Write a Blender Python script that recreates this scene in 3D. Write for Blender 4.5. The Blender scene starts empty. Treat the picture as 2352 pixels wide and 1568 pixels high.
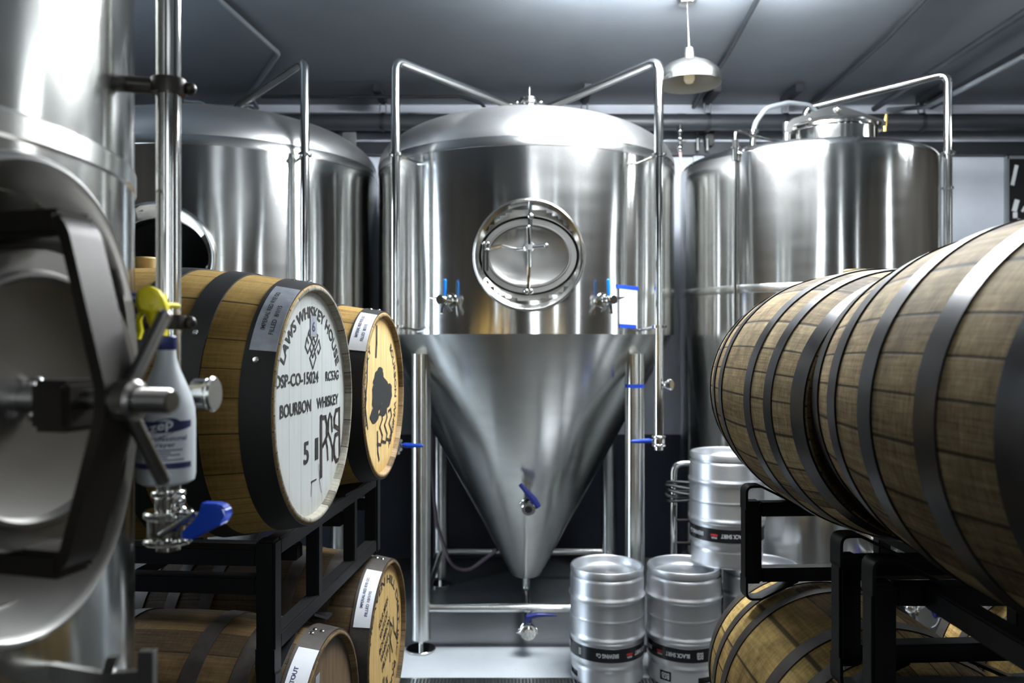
import bpy, bmesh, math, random
from mathutils import Vector, Matrix
random.seed(7)
R_ = math.radians
S = bpy.context.scene
C = S.collection

# ------------------------------------------------------------------ camera, world, exposure
CAM_Z = 1.79
cam_d = bpy.data.cameras.new('camera'); cam = bpy.data.objects.new('camera', cam_d); C.objects.link(cam)
cam.location = (0, 0, CAM_Z); cam.rotation_euler = (R_(90), 0, 0)
cam_d.sensor_width = 36.0; cam_d.lens = 28.0; cam_d.clip_start = 0.05
cam_d.dof.use_dof = True; cam_d.dof.focus_distance = 2.15; cam_d.dof.aperture_fstop = 3.2
S.camera = cam
S.view_settings.view_transform = 'Standard'; S.view_settings.look = 'None'
S.view_settings.gamma = 1.0; S.view_settings.use_curve_mapping = False
S.view_settings.exposure = 0.2
S.cycles.use_denoising = True
S.cycles.max_bounces = 8; S.cycles.glossy_bounces = 6; S.cycles.diffuse_bounces = 3
S.cycles.sample_clamp_indirect = 6.0; S.cycles.caustics_reflective = False
W = bpy.data.worlds.new('World'); S.world = W; W.use_nodes = True
W.node_tree.nodes['Background'].inputs[0].default_value = (0.75, 0.87, 1.0, 1)
W.node_tree.nodes['Background'].inputs[1].default_value = 1.0
PANEL_E = (0.0, 0.8, 0.6)      # emission of the hanging light panels
TUBE_E = 190.0      # bare light tubes
WIN_E = 6.5         # emission of the added unseen windows that streak the steel
WIN_L = 8.0         # the glazed door in the left wall

FPX = 28.0 / 36.0 * 2352
def P(px, py, Y):
    return Vector(((px - 1176) / FPX * Y, Y, CAM_Z - (py - 784) / FPX * Y))

# ------------------------------------------------------------------ materials
def nmat(name):
    m = bpy.data.materials.new(name); m.use_nodes = True
    nt = m.node_tree; b = nt.nodes['Principled BSDF']
    return m, nt, b
def setp(b, **k):
    for n, v in k.items():
        b.inputs[n.replace('_', ' ')].default_value = v
def N(nt, t, **kw):
    n = nt.nodes.new(t)
    for k, v in kw.items(): setattr(n, k, v)
    return n
def math_(nt, op, a, b=None, c=None):
    n = nt.nodes.new('ShaderNodeMath'); n.operation = op
    for i, v in enumerate((a, b, c)):
        if v is None: continue
        if isinstance(v, (int, float)): n.inputs[i].default_value = v
        else: nt.links.new(v, n.inputs[i])
    return n.outputs[0]
def mix_(nt, fac, a, b, mode='MIX'):
    n = nt.nodes.new('ShaderNodeMix'); n.data_type = 'RGBA'; n.blend_type = mode
    for i, v in ((0, fac), (6, a), (7, b)):
        if isinstance(v, (int, float)): n.inputs[i].default_value = v
        elif isinstance(v, tuple): n.inputs[i].default_value = (*v[:3], 1)
        else: nt.links.new(v, n.inputs[i])
    return n.outputs[2]
def ramp_(nt, fac, stops):
    n = nt.nodes.new('ShaderNodeValToRGB'); e = n.color_ramp.elements
    while len(e) < len(stops): e.new(0.5)
    for x, (p, col) in zip(e, stops):
        x.position = p; x.color = (*col, 1) if len(col) == 3 else col
    nt.links.new(fac, n.inputs[0]); return n.outputs[0]
def noise_(nt, vec, scale, detail=4, rough=.55):
    n = nt.nodes.new('ShaderNodeTexNoise'); n.inputs['Scale'].default_value = scale
    n.inputs['Detail'].default_value = detail; n.inputs['Roughness'].default_value = rough
    if vec is not None: nt.links.new(vec, n.inputs['Vector'])
    return n.outputs['Fac']
def objco(nt, scale=None):
    t = nt.nodes.new('ShaderNodeTexCoord').outputs['Object']
    if scale is None: return t
    m = nt.nodes.new('ShaderNodeMapping'); m.inputs['Scale'].default_value = scale
    nt.links.new(t, m.inputs['Vector']); return m.outputs[0]
def bump_(nt, b, h, strength, dist=.01):
    n = nt.nodes.new('ShaderNodeBump'); n.inputs['Strength'].default_value = strength; n.inputs['Distance'].default_value = dist
    nt.links.new(h, n.inputs['Height']); nt.links.new(n.outputs[0], b.inputs['Normal'])

def plain(name, col, rough=.5, metal=0.0, spec=.5, noise=0.0, nscale=8):
    m, nt, b = nmat(name)
    setp(b, Base_Color=(*col, 1), Roughness=rough, Metallic=metal)
    b.inputs['Specular IOR Level'].default_value = spec
    if noise:
        f = noise_(nt, objco(nt), nscale)
        d = tuple(c * (1 - noise) for c in col); l = tuple(min(1, c * (1 + noise)) for c in col)
        nt.links.new(ramp_(nt, f, [(.3, d), (.7, l)]), b.inputs['Base Color'])
    return m
def steel(name, col=(.66, .66, .64), rough=.22, aniso=.75, wav=.012, axis='Z', rot=.25):
    m, nt, b = nmat(name)
    setp(b, Base_Color=(*col, 1), Metallic=1.0, Roughness=rough, Anisotropic=aniso)
    b.inputs['Anisotropic Rotation'].default_value = rot
    if aniso:
        t = N(nt, 'ShaderNodeTangent', direction_type='RADIAL', axis=axis); nt.links.new(t.outputs[0], b.inputs['Tangent'])
    f = noise_(nt, objco(nt, (1.2, 1.2, 6)), 3.0, 2)
    rr = nt.nodes.new('ShaderNodeMapRange'); rr.inputs[3].default_value = rough * .85; rr.inputs[4].default_value = rough * 1.2
    nt.links.new(f, rr.inputs[0]); nt.links.new(rr.outputs[0], b.inputs['Roughness'])
    if wav:
        bump_(nt, b, noise_(nt, objco(nt, (1, 1, .5)), 2.5, 1), wav, 1.0)
    return m
def emis(name, col, e):
    m, nt, b = nmat(name)
    setp(b, Base_Color=(.8, .8, .8, 1), Roughness=.4)
    b.inputs['Emission Color'].default_value = (*col, 1); b.inputs['Emission Strength'].default_value = e
    return m

def stave_mat(name, light, mid, dark, n=26, stain=.6, rough=.75, var=.34, saw=.22, seam=.955):
    m, nt, b = nmat(name)
    co = objco(nt); sep = N(nt, 'ShaderNodeSeparateXYZ'); nt.links.new(co, sep.inputs[0])
    x, y, z = sep.outputs
    rnd = N(nt, 'ShaderNodeObjectInfo').outputs['Random']
    a = math_(nt, 'ARCTAN2', y, z)
    a1 = math_(nt, 'ADD', math_(nt, 'MULTIPLY', a, n / (2 * math.pi)), math_(nt, 'MULTIPLY', rnd, 7.0))
    a1 = math_(nt, 'ADD', a1, math_(nt, 'MULTIPLY', math_(nt, 'SINE', math_(nt, 'MULTIPLY', a, 5.0)), .32))
    a1 = math_(nt, 'ADD', a1, math_(nt, 'MULTIPLY', math_(nt, 'SINE', math_(nt, 'MULTIPLY', a, 3.0)), .3))
    fl = math_(nt, 'FLOOR', a1); fr = math_(nt, 'FRACT', a1)
    wn = N(nt, 'ShaderNodeTexWhiteNoise', noise_dimensions='1D'); nt.links.new(fl, wn.inputs['W'])
    edge = math_(nt, 'MULTIPLY', math_(nt, 'ABSOLUTE', math_(nt, 'SUBTRACT', fr, .5)), 2.0)
    line = ramp_(nt, edge, [(seam, (0, 0, 0)), (seam + .6 * (1 - seam), (1, 1, 1))])
    # grain: coordinates along the barrel, angle, radius
    cmb = N(nt, 'ShaderNodeCombineXYZ')
    nt.links.new(math_(nt, 'ADD', math_(nt, 'MULTIPLY', x, 3.0), math_(nt, 'MULTIPLY', wn.outputs[0], 20)), cmb.inputs[0])
    nt.links.new(math_(nt, 'MULTIPLY', a1, 5.0), cmb.inputs[1]); nt.links.new(math_(nt, 'MULTIPLY', rnd, 9.0), cmb.inputs[2])
    g = noise_(nt, cmb.outputs[0], 2.2, 6, .65)
    cm2 = N(nt, 'ShaderNodeCombineXYZ')      # sawing marks running round the barrel
    nt.links.new(math_(nt, 'MULTIPLY', x, 90.0), cm2.inputs[0]); nt.links.new(math_(nt, 'MULTIPLY', a1, 1.2), cm2.inputs[1])
    g2 = noise_(nt, cm2.outputs[0], 1.6, 3, .6)
    v = math_(nt, 'ADD', math_(nt, 'MULTIPLY', g, .66), math_(nt, 'MULTIPLY', math_(nt, 'SUBTRACT', g2, .5), saw))
    v = math_(nt, 'ADD', v, math_(nt, 'MULTIPLY', math_(nt, 'SUBTRACT', wn.outputs[0], .5), var)); v = math_(nt, 'ADD', v, .22)
    col = ramp_(nt, v, [(.34, dark), (.55, mid), (.78, light)])
    bl = noise_(nt, co, 13, 4, .7)
    col = mix_(nt, math_(nt, 'MULTIPLY', ramp_(nt, bl, [(.45, (0, 0, 0)), (.7, (1, 1, 1))]), stain * .55), col, dark)
    st = noise_(nt, co, 4.5, 5, .6)
    stf = ramp_(nt, st, [(.52, (0, 0, 0)), (.72, (1, 1, 1))])
    col = mix_(nt, math_(nt, 'MULTIPLY', stf, stain), col, tuple(c * .28 for c in mid))
    col = mix_(nt, math_(nt, 'MULTIPLY', line, .85), col, (.012, .009, .006))
    nt.links.new(col, b.inputs['Base Color']); setp(b, Roughness=rough); b.inputs['Specular IOR Level'].default_value = .18
    h = math_(nt, 'SUBTRACT', math_(nt, 'ADD', math_(nt, 'MULTIPLY', g, .3), math_(nt, 'MULTIPLY', g2, .25)), math_(nt, 'MULTIPLY', line, .4))
    bump_(nt, b, h, .35, .003)
    return m
def head_mat(name, base, dirt, n=13, amount=.5, rough=.6):
    m, nt, b = nmat(name)
    co = objco(nt); sep = N(nt, 'ShaderNodeSeparateXYZ'); nt.links.new(co, sep.inputs[0])
    x, y, z = sep.outputs
    a1 = math_(nt, 'MULTIPLY', y, n); fl = math_(nt, 'FLOOR', a1); fr = math_(nt, 'FRACT', a1)
    wn = N(nt, 'ShaderNodeTexWhiteNoise', noise_dimensions='1D'); nt.links.new(fl, wn.inputs['W'])
    edge = math_(nt, 'MULTIPLY', math_(nt, 'ABSOLUTE', math_(nt, 'SUBTRACT', fr, .5)), 2.0)
    line = ramp_(nt, edge, [(.95, (0, 0, 0)), (.99, (1, 1, 1))])
    cmb = N(nt, 'ShaderNodeCombineXYZ'); nt.links.new(math_(nt, 'MULTIPLY', y, 40.), cmb.inputs[0]); nt.links.new(math_(nt, 'MULTIPLY', z, 4.), cmb.inputs[1])
    nt.links.new(math_(nt, 'MULTIPLY', wn.outputs[0], 9.), cmb.inputs[2])
    g = noise_(nt, cmb.outputs[0], 1.5, 5, .6)
    col = mix_(nt, math_(nt, 'MULTIPLY', ramp_(nt, g, [(.4, (0, 0, 0)), (.75, (1, 1, 1))]), amount), base, dirt)
    r2 = math_(nt, 'SQRT', math_(nt, 'ADD', math_(nt, 'MULTIPLY', y, y), math_(nt, 'MULTIPLY', z, z)))
    rim = ramp_(nt, math_(nt, 'ADD', r2, math_(nt, 'MULTIPLY', g, .03)), [(.245, (0, 0, 0)), (.29, (1, 1, 1))])
    col = mix_(nt, math_(nt, 'MULTIPLY', rim, amount + .2), col, dirt)
    col = mix_(nt, math_(nt, 'MULTIPLY', line, .5), col, tuple(c * .3 for c in dirt))
    nt.links.new(col, b.inputs['Base Color']); setp(b, Roughness=rough)
    return m

M = {}
M['tank'] = steel('brushed_steel', (.76, .76, .745), .15, .85, .010)
M['tank_soft'] = steel('satin_steel', (.66, .66, .63), .24, .85, .008)
M['dome'] = steel('dome_steel', (.74, .74, .735), .38, .2, .003)
M['chrome'] = steel('polished_steel', (.72, .72, .70), .10, 0, 0)
M['chrome_soft'] = steel('polished_steel_worn', (.62, .62, .60), .22, 0, 0)
M['keg'] = steel('keg_steel', (.70, .715, .74), .40, .3, .006)
M['fore'] = steel('foreground_steel', (.60, .60, .57), .16, .7, .01)
M['door_steel'] = steel('door_steel', (.28, .272, .26), .34, 0, 0)
M['collar_steel'] = plain('collar_steel', (.66, .65, .62), .34, 1)
M['collar_mid'] = plain('collar_steel_mid', (.46, .45, .42), .22, 1)
M['worn_steel'] = plain('worn_steel', (.30, .29, .27), .3, 1)
M['dark_metal'] = plain('dark_metal', (.035, .03, .026), .4, .6)
M['hoop_black'] = plain('hoop_black', (.010, .0097, .0095), .6, 0, .3, noise=.25)
M['hoop_steel'] = plain('hoop_steel', (.035, .033, .033), .34, .8, noise=.3, nscale=14)
M['hoop_rust'] = plain('hoop_rust', (.045, .037, .030), .5, .4, noise=.4, nscale=20)
M['rack'] = plain('rack_black', (.005, .005, .0055), .48, 0, .2)
M['blue'] = plain('blue_grip', (.012, .055, .42), .32)
M['blue_dark'] = plain('blue_grip_dark', (.012, .02, .16), .4)
M['blue_lever'] = plain('blue_lever', (.0, .18, .62), .35)
M['tape'] = plain('blue_tape', (.004, .05, .45), .55)
M['paper'] = plain('paper_white', (.82, .84, .86), .6)
M['duct'] = plain('duct_tape_silver', (.42, .45, .50), .42, .35, noise=.2, nscale=30)
M['label_white'] = plain('label_white', (.74, .76, .80), .5, noise=.05)
M['ink'] = plain('ink_black', (.012, .012, .013), .6)
M['ink_blue'] = plain('ink_navy', (.02, .025, .10), .6)
M['burn'] = plain('burnt_wood', (.022, .012, .008), .7)
M['white_ink'] = plain('print_white', (.75, .77, .80), .5)
M['red_ink'] = plain('print_red', (.5, .02, .02), .5)
M['band'] = plain('band_black', (.012, .012, .014), .25)
M['rubber'] = plain('rubber_black', (.012, .012, .012), .5)
M['hose'] = plain('hose_mauve', (.16, .12, .14), .45)
M['pink'] = plain('hose_pink', (.75, .42, .38), .45)
M['grey_pipe'] = plain('conduit_grey', (.30, .33, .35), .42, .5)
M['pipe_paint'] = plain('pipe_painted_dark', (.05, .055, .062), .38, 0, .6)
M['conduit_dark'] = plain('conduit_painted_dark', (.022, .025, .03), .45)
M['yellow'] = plain('yellow_plastic', (.85, .72, .0), .38)
M['navy'] = plain('navy_plastic', (.02, .03, .14), .4)
M['bottle'] = plain('bottle_plastic', (.62, .66, .68), .35)
b_ = M['bottle'].node_tree.nodes['Principled BSDF']; b_.inputs['Subsurface Weight'].default_value = .25; b_.inputs['Subsurface Radius'].default_value = (.02, .02, .02); b_.inputs['Subsurface Scale'].default_value = .5
M['shade_in'] = plain('lamp_white_enamel', (.86, .86, .83), .35)
M['shade_out'] = steel('lamp_nickel', (.66, .65, .62), .25, .5, 0)
M['bulb'] = emis('lamp_bulb_warm', (1, .85, .45), .25)
M['gold'] = plain('brass', (.75, .5, .12), .25, 1)
M['dark_void'] = plain('dark_rubber', (.006, .006, .006), .6)  # flat black stands in for the dark inside of openings
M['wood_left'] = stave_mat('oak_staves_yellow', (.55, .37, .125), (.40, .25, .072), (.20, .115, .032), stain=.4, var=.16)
M['wood_left_low'] = stave_mat('oak_staves_golden', (.16, .10, .038), (.085, .052, .02), (.03, .018, .008), stain=.8)  # aged oak, with the shade below the upper barrels put into its colour
M['wood_right'] = stave_mat('oak_staves_grey', (.56, .44, .25), (.33, .235, .12), (.085, .055, .028), stain=.9, n=28, saw=.46, seam=.9)
M['wood_right_low'] = stave_mat('oak_staves_warm', (.60, .43, .16), (.34, .22, .075), (.085, .05, .018), stain=.9, n=22, saw=.38, seam=.9)
M['head_white'] = head_mat('barrel_head_white_paint', (.60, .63, .62), (.42, .40, .33), amount=.25)
M['head_yellow'] = head_mat('barrel_head_pale_wood', (.80, .60, .28), (.55, .30, .06), amount=.55)
M['head_gold'] = head_mat('barrel_head_golden_wood', (.66, .45, .17), (.36, .20, .05), amount=.6)
M['head_grey'] = head_mat('barrel_head_weathered_wood', (.34, .26, .15), (.14, .10, .055), amount=.6)
M['head_dark'] = head_mat('barrel_head_dark_wood', (.16, .10, .05), (.04, .025, .015), amount=.8)
M['chime_grey'] = stave_mat('oak_end_grain_grey', (.50, .48, .40), (.34, .31, .25), (.14, .12, .09), stain=.5)
M['chime_tan'] = stave_mat('oak_end_grain_tan', (.46, .34, .20), (.28, .19, .10), (.09, .06, .03), stain=.6)
M['chime_dark'] = stave_mat('oak_end_grain_dark', (.26, .18, .09), (.15, .10, .05), (.05, .035, .02), stain=.6)
M['bung'] = plain('bung_poplar', (.78, .58, .24), .6)
for i_, e_ in enumerate(PANEL_E): M[f'panel{i_}'] = emis('panel_light_diffuser', (.93, .97, 1.0), e_)
M['tube_dim'] = emis('light_tube_soft', (.92, .965, 1.0), TUBE_E * .28)
M['tube'] = emis('light_tube_glow', (.92, .965, 1.0), TUBE_E)
M['window'] = emis('window_daylight', (.86, .94, 1.0), WIN_E)
M['window_left'] = emis('door_daylight', (.70, .84, 1.0), WIN_L)
M['frame'] = plain('window_frame_dark', (.06, .06, .065), .5)

# walls, ceiling, floor
def wall_mat():
    m, nt, b = nmat('wall_paint')
    co = objco(nt); sep = N(nt, 'ShaderNodeSeparateXYZ'); nt.links.new(co, sep.inputs[0])
    f = noise_(nt, co, 1.8, 4, .6)
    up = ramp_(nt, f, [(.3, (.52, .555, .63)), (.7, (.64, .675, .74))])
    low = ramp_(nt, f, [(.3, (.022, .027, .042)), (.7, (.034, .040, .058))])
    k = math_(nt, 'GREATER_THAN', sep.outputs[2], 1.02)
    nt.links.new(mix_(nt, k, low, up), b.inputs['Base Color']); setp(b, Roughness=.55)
    return m
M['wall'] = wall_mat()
M['wall_side'] = plain('wall_dark_warm', (.065, .055, .042), .6, noise=.5, nscale=1.5)
def ceil_mat():
    m, nt, b = nmat('ceiling_paint')
    f = noise_(nt, objco(nt), 1.3, 3)
    nt.links.new(ramp_(nt, f, [(.3, (.18, .20, .222)), (.7, (.225, .245, .268))]), b.inputs['Base Color']); setp(b, Roughness=.42)
    return m
M['ceiling'] = ceil_mat()
def floor_mat(name, a, c, rough):
    m, nt, b = nmat(name)
    f = noise_(nt, objco(nt), 2.2, 6, .65); f2 = noise_(nt, objco(nt), 30, 3)
    col = ramp_(nt, f, [(.3, a), (.7, c)])
    sp = ramp_(nt, f2, [(.70, (0, 0, 0)), (.76, (1, 1, 1))])
    nt.links.new(mix_(nt, math_(nt, 'MULTIPLY', sp, .35), col, tuple(v * .4 for v in a)), b.inputs['Base Color']); setp(b, Roughness=rough)
    bump_(nt, b, f2, .05, .002)
    return m
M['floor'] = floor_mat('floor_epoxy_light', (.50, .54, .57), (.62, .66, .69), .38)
M['floor_aisle'] = floor_mat('floor_concrete_dark', (.022, .022, .021), (.04, .04, .038), .5)  # unseen aisle floor, made dark to cut light bounced onto the barrels
M['floor_pad'] = floor_mat('floor_pad_dark', (.13, .14, .15), (.20, .21, .22), .4)  # floor under the tanks, their shade put into its colour

# ------------------------------------------------------------------ mesh builder
def fillet(pts, rad, n=6):
    pts = [Vector(p) for p in pts]; out = [pts[0]]
    for i in range(1, len(pts) - 1):
        a, b, c = pts[i - 1], pts[i], pts[i + 1]
        u = (a - b); v = (c - b); lu, lv = u.length, v.length; u.normalize(); v.normalize()
        ang = math.acos(max(-1, min(1, u.dot(v))))
        if ang > 3.05: out.append(b); continue
        d = min(rad / math.tan(ang / 2), lu * .48, lv * .48)
        p0, p1 = b + u * d, b + v * d
        for k in range(n + 1):
            t = k / n; out.append(p0 * (1 - t) ** 2 + b * 2 * t * (1 - t) + p1 * t * t)
    out.append(pts[-1]); return out
_tc = {}
def text_geo(s):
    if s in _tc: return _tc[s]
    cu = bpy.data.curves.new('tmp_text', 'FONT'); cu.body = s; cu.size = 1; cu.resolution_u = 3; cu.offset = .02
    o = bpy.data.objects.new('tmp_text', cu); C.objects.link(o)
    dg = bpy.context.evaluated_depsgraph_get(); dg.update()
    me = bpy.data.meshes.new_from_object(o.evaluated_get(dg))
    vs = [(v.co.x, v.co.y) for v in me.vertices]; fs = [tuple(p.vertices) for p in me.polygons]
    bpy.data.objects.remove(o); bpy.data.curves.remove(cu); bpy.data.meshes.remove(me)
    xs = [v[0] for v in vs]; ys = [v[1] for v in vs]
    x0, x1, y0, y1 = min(xs), max(xs), min(ys), max(ys)
    vs = [((x - x0) / (x1 - x0) - .5, (y - y0) / (y1 - y0) - .5) for x, y in vs]
    _tc[s] = (vs, fs); return _tc[s]

class MB:
    def __init__(s): s.bm = bmesh.new()
    def _faces(s, vs, fs):
        bv = [s.bm.verts.new(v) for v in vs]
        for f in fs:
            try: s.bm.faces.new([bv[i] for i in f])
            except ValueError: pass
        return bv
    def lathe(s, prof, seg=48, mat=None, skip=None, arc=None):
        """prof: (r, z) pairs; turned about z; skip(x, y, z) leaves a face out."""
        mat = mat or Matrix(); rings = []
        full = arc is None; a0, a1 = (0, 2 * math.pi) if full else arc
        n = seg if full else seg + 1
        for r, z in prof:
            if r < 1e-6: rings.append([s.bm.verts.new(mat @ Vector((0, 0, z)))]); continue
            rings.append([s.bm.verts.new(mat @ Vector((r * math.cos(a0 + (a1 - a0) * i / seg), r * math.sin(a0 + (a1 - a0) * i / seg), z))) for i in range(n)])
        for k in range(len(rings) - 1):
            A, B = rings[k], rings[k + 1]
            for i in range(seg):
                j = (i + 1) % n
                if skip:
                    am = a0 + (a1 - a0) * (i + .5) / seg; rm = (prof[k][0] + prof[k + 1][0]) / 2
                    if skip(rm * math.cos(am), rm * math.sin(am), (prof[k][1] + prof[k + 1][1]) / 2): continue
                if len(A) == 1 and len(B) == 1: continue
                f = (A[0], B[j], B[i]) if len(A) == 1 else ((A[i], A[j], B[0]) if len(B) == 1 else (A[i], A[j], B[j], B[i]))
                try: s.bm.faces.new(f)
                except ValueError: pass
        return s
    def tube(s, pts, r, seg=14, cap=True):
        pts = [Vector(p) for p in pts]; n = len(pts)
        rs = r if isinstance(r, (list, tuple)) else [r] * n
        t0 = (pts[1] - pts[0]).normalized()
        up = Vector((0, 0, 1)) if abs(t0.z) < .9 else Vector((1, 0, 0))
        u = t0.cross(up).normalized(); rings = []
        for i in range(n):
            t = (pts[min(i + 1, n - 1)] - pts[max(i - 1, 0)]).normalized()
            u = (u - t * u.dot(t)).normalized(); v = t.cross(u)
            rings.append([s.bm.verts.new(pts[i] + (u * math.cos(2 * math.pi * k / seg) + v * math.sin(2 * math.pi * k / seg)) * rs[i]) for k in range(seg)])
        for i in range(n - 1):
            for k in range(seg):
                s.bm.faces.new((rings[i][k], rings[i][(k + 1) % seg], rings[i + 1][(k + 1) % seg], rings[i + 1][k]))
        if cap:
            s.bm.faces.new(rings[0][::-1]); s.bm.faces.new(rings[-1])
        return s
    def flat(s, pts, w, t, wdir):
        """a flat bar of width w (along wdir) and thickness t swept along pts"""
        pts = [Vector(p) for p in pts]; wd = Vector(wdir).normalized(); rings = []
        for i in range(len(pts)):
            d = (pts[min(i + 1, len(pts) - 1)] - pts[max(i - 1, 0)]).normalized()
            nn = d.cross(wd).normalized()
            rings.append([s.bm.verts.new(pts[i] + wd * a * w / 2 + nn * b * t / 2) for a, b in ((-1, -1), (1, -1), (1, 1), (-1, 1))])
        for i in range(len(pts) - 1):
            for k in range(4): s.bm.faces.new((rings[i][k], rings[i][(k + 1) % 4], rings[i + 1][(k + 1) % 4], rings[i + 1][k]))
        s.bm.faces.new(rings[0][::-1]); s.bm.faces.new(rings[-1]); return s
    def cyl(s, a, b, r, seg=20, r2=None): return s.tube([a, b], [r, r if r2 is None else r2], seg)
    def box(s, c, d, mat=None, bevel=0.0):
        mm = Matrix.Translation(c) @ (mat.to_4x4() if mat else Matrix()) @ Matrix.Diagonal((*d, 1))
        g = bmesh.ops.create_cube(s.bm, size=1.0, matrix=mm)
        if bevel:
            es = list({e for v in g['verts'] for e in v.link_edges})
            bmesh.ops.bevel(s.bm, geom=es, offset=bevel, segments=2, affect='EDGES')
        return s
    def bar(s, a, b, w, h=None, bevel=0.0):
        a, b = Vector(a), Vector(b); h = h or w; d = b - a
        x = d.normalized(); up = Vector((0, 0, 1)) if abs(x.z) < .95 else Vector((0, 1, 0))
        y = up.cross(x).normalized(); z = x.cross(y)
        return s.box((a + b) / 2, (d.length, w, h), Matrix((x, y, z)).transposed(), bevel)
    def ball(s, c, r, sc=(1, 1, 1), seg=14):
        bmesh.ops.create_uvsphere(s.bm, u_segments=seg, v_segments=max(6, seg // 2), radius=1, matrix=Matrix.Translation(c) @ Matrix.Diagonal((r * sc[0], r * sc[1], r * sc[2], 1))); return s
    def disc(s, c, nrm, r, h, seg=28, bevel=.0):
        c = Vector(c); q = Vector(nrm).normalized().to_track_quat('Z', 'Y').to_matrix().to_4x4(); b = bevel
        prof = [(0, 0), (r - b, 0), (r, b), (r, h - b), (r - b, h), (0, h)] if b else [(0, 0), (r, 0), (r, h), (0, h)]
        return s.lathe(prof, seg, Matrix.Translation(c) @ q)
    def grid(s, nu, nv, fn):
        V = [[s.bm.verts.new(fn(i / nu, j / nv)) for j in range(nv + 1)] for i in range(nu + 1)]
        for i in range(nu):
            for j in range(nv): s.bm.faces.new((V[i][j], V[i + 1][j], V[i + 1][j + 1], V[i][j + 1]))
        return s
    def slab(s, nu, nv, fo, fi):
        """a thin curved sheet with an outer and an inner face"""
        s.grid(nu, nv, fo); s.grid(nu, nv, lambda u, v: fi(1 - u, v))
        rim = [(i / nu, 0) for i in range(nu)] + [(1, j / nv) for j in range(nv)] + [(1 - i / nu, 1) for i in range(nu)] + [(0, 1 - j / nv) for j in range(nv)]
        for k in range(len(rim)):
            a, b = rim[k], rim[(k + 1) % len(rim)]
            s._faces([fo(*a), fo(*b), fi(1 - (1 - b[0]), b[1]), fi(1 - (1 - a[0]), a[1])], [(3, 2, 1, 0)])
        return s
    def text(s, txt, w, h, fn):
        vs, fs = text_geo(txt); s._faces([fn(x * w, y * h) for x, y in vs], fs); return s
    def prism(s, pts, h, mat):
        n = len(pts); vs = [mat @ Vector((x, y, 0)) for x, y in pts] + [mat @ Vector((x, y, h)) for x, y in pts]
        s._faces(vs, [tuple(range(n))[::-1], tuple(range(n, 2 * n))] + [(i, (i + 1) % n, n + (i + 1) % n, n + i) for i in range(n)]); return s
    def build(s, name, mat, parent=None, smooth=True, ang=35, world=False, weld=False):
        if weld: bmesh.ops.remove_doubles(s.bm, verts=s.bm.verts, dist=1e-5)
        if world and parent is not None: s.bm.transform(parent.matrix_basis.inverted())
        bmesh.ops.recalc_face_normals(s.bm, faces=s.bm.faces)
        me = bpy.data.meshes.new(name); s.bm.to_mesh(me); s.bm.free()
        me.materials.append(mat)
        if smooth:
            me.shade_smooth(); me.set_sharp_from_angle(angle=R_(ang))
        o = bpy.data.objects.new(name, me); C.objects.link(o)
        if parent is not None: o.parent = parent
        return o
def thing(name, label, cat, loc=(0, 0, 0), rz=0.0, group=None):
    o = bpy.data.objects.new(name, None); C.objects.link(o); o.empty_display_size = .1
    o.location = loc; o.rotation_euler = (0, 0, rz); o['label'] = label; o['category'] = cat
    if group: o['group'] = group
    bpy.context.view_layer.update()
    return o
def tag(o, label, cat, group=None):
    o['label'] = label; o['category'] = cat
    if group: o['group'] = group
    return o
def struct(o): o['kind'] = 'structure'; return o
def lab(o, t): o['label'] = t; return o
def copy_tree(o, parent=None):
    c = o.copy(); C.objects.link(c)
    if parent is not None: c.parent = parent
    for ch in list(o.children): copy_tree(ch, c)
    return c
def V(*a): return Vector(a)

# ------------------------------------------------------------------ the room
XL, XR, YB, YF, ZC = -3.4, 4.7, 6.6, -3.6, 3.75
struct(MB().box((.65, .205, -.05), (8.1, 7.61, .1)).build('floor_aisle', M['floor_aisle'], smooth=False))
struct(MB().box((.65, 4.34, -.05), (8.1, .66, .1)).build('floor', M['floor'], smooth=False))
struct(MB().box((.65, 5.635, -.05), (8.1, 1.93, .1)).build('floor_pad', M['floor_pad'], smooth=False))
struct(MB().box((.65, 1.5, ZC + .05), (8.5, 10.6, .1)).build('ceiling', M['ceiling'], smooth=False))
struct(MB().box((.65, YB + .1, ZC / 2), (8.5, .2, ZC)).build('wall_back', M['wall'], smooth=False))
def wall_with_holes(name, axis, at, lo, hi, holes, mat, t=.2):
    """axis 'x': wall runs along x at y=at; holes (a0, a1, z0, z1)"""
    m = MB(); cuts = sorted({lo, hi, *[h[0] for h in holes], *[h[1] for h in holes]})
    for a, b in zip(cuts[:-1], cuts[1:]):
        spans = [(0, ZC)]
        for h in holes:
            if h[0] <= a + 1e-6 and h[1] >= b - 1e-6: spans = [(0, h[2]), (h[3], ZC)]
        for z0, z1 in spans:
            if z1 - z0 < 1e-4: continue
            c = ((a + b) / 2, at, (z0 + z1) / 2) if axis == 'x' else (at, (a + b) / 2, (z0 + z1) / 2)
            d = (b - a, t, z1 - z0) if axis == 'x' else (t, b - a, z1 - z0)
            m.box(c, d)
    return struct(m.build(name, mat, smooth=False))
WF = [(.4, 1.2, 1.0, 3.4), (3.0, 3.4, 1.0, 3.4)]  # narrow windows added out of view, shaped to put stripes on the tanks
WR = [(2.35, 2.75, 1.2, 3.3), (-1.9, -1.5, 1.2, 3.3)]
WL = [(3.15, 4.15, .0, 3.2)]
wall_with_holes('wall_front', 'x', YF - .1, XL, XR, WF, M['wall_side'])
wall_with_holes('wall_right', 'y', XR + .1, YF - .2, YB, WR, M['wall_side'])
wall_with_holes('wall_left', 'y', XL - .1, YF - .2, YB, WL, M['wall_side'])
k = 1
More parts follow.
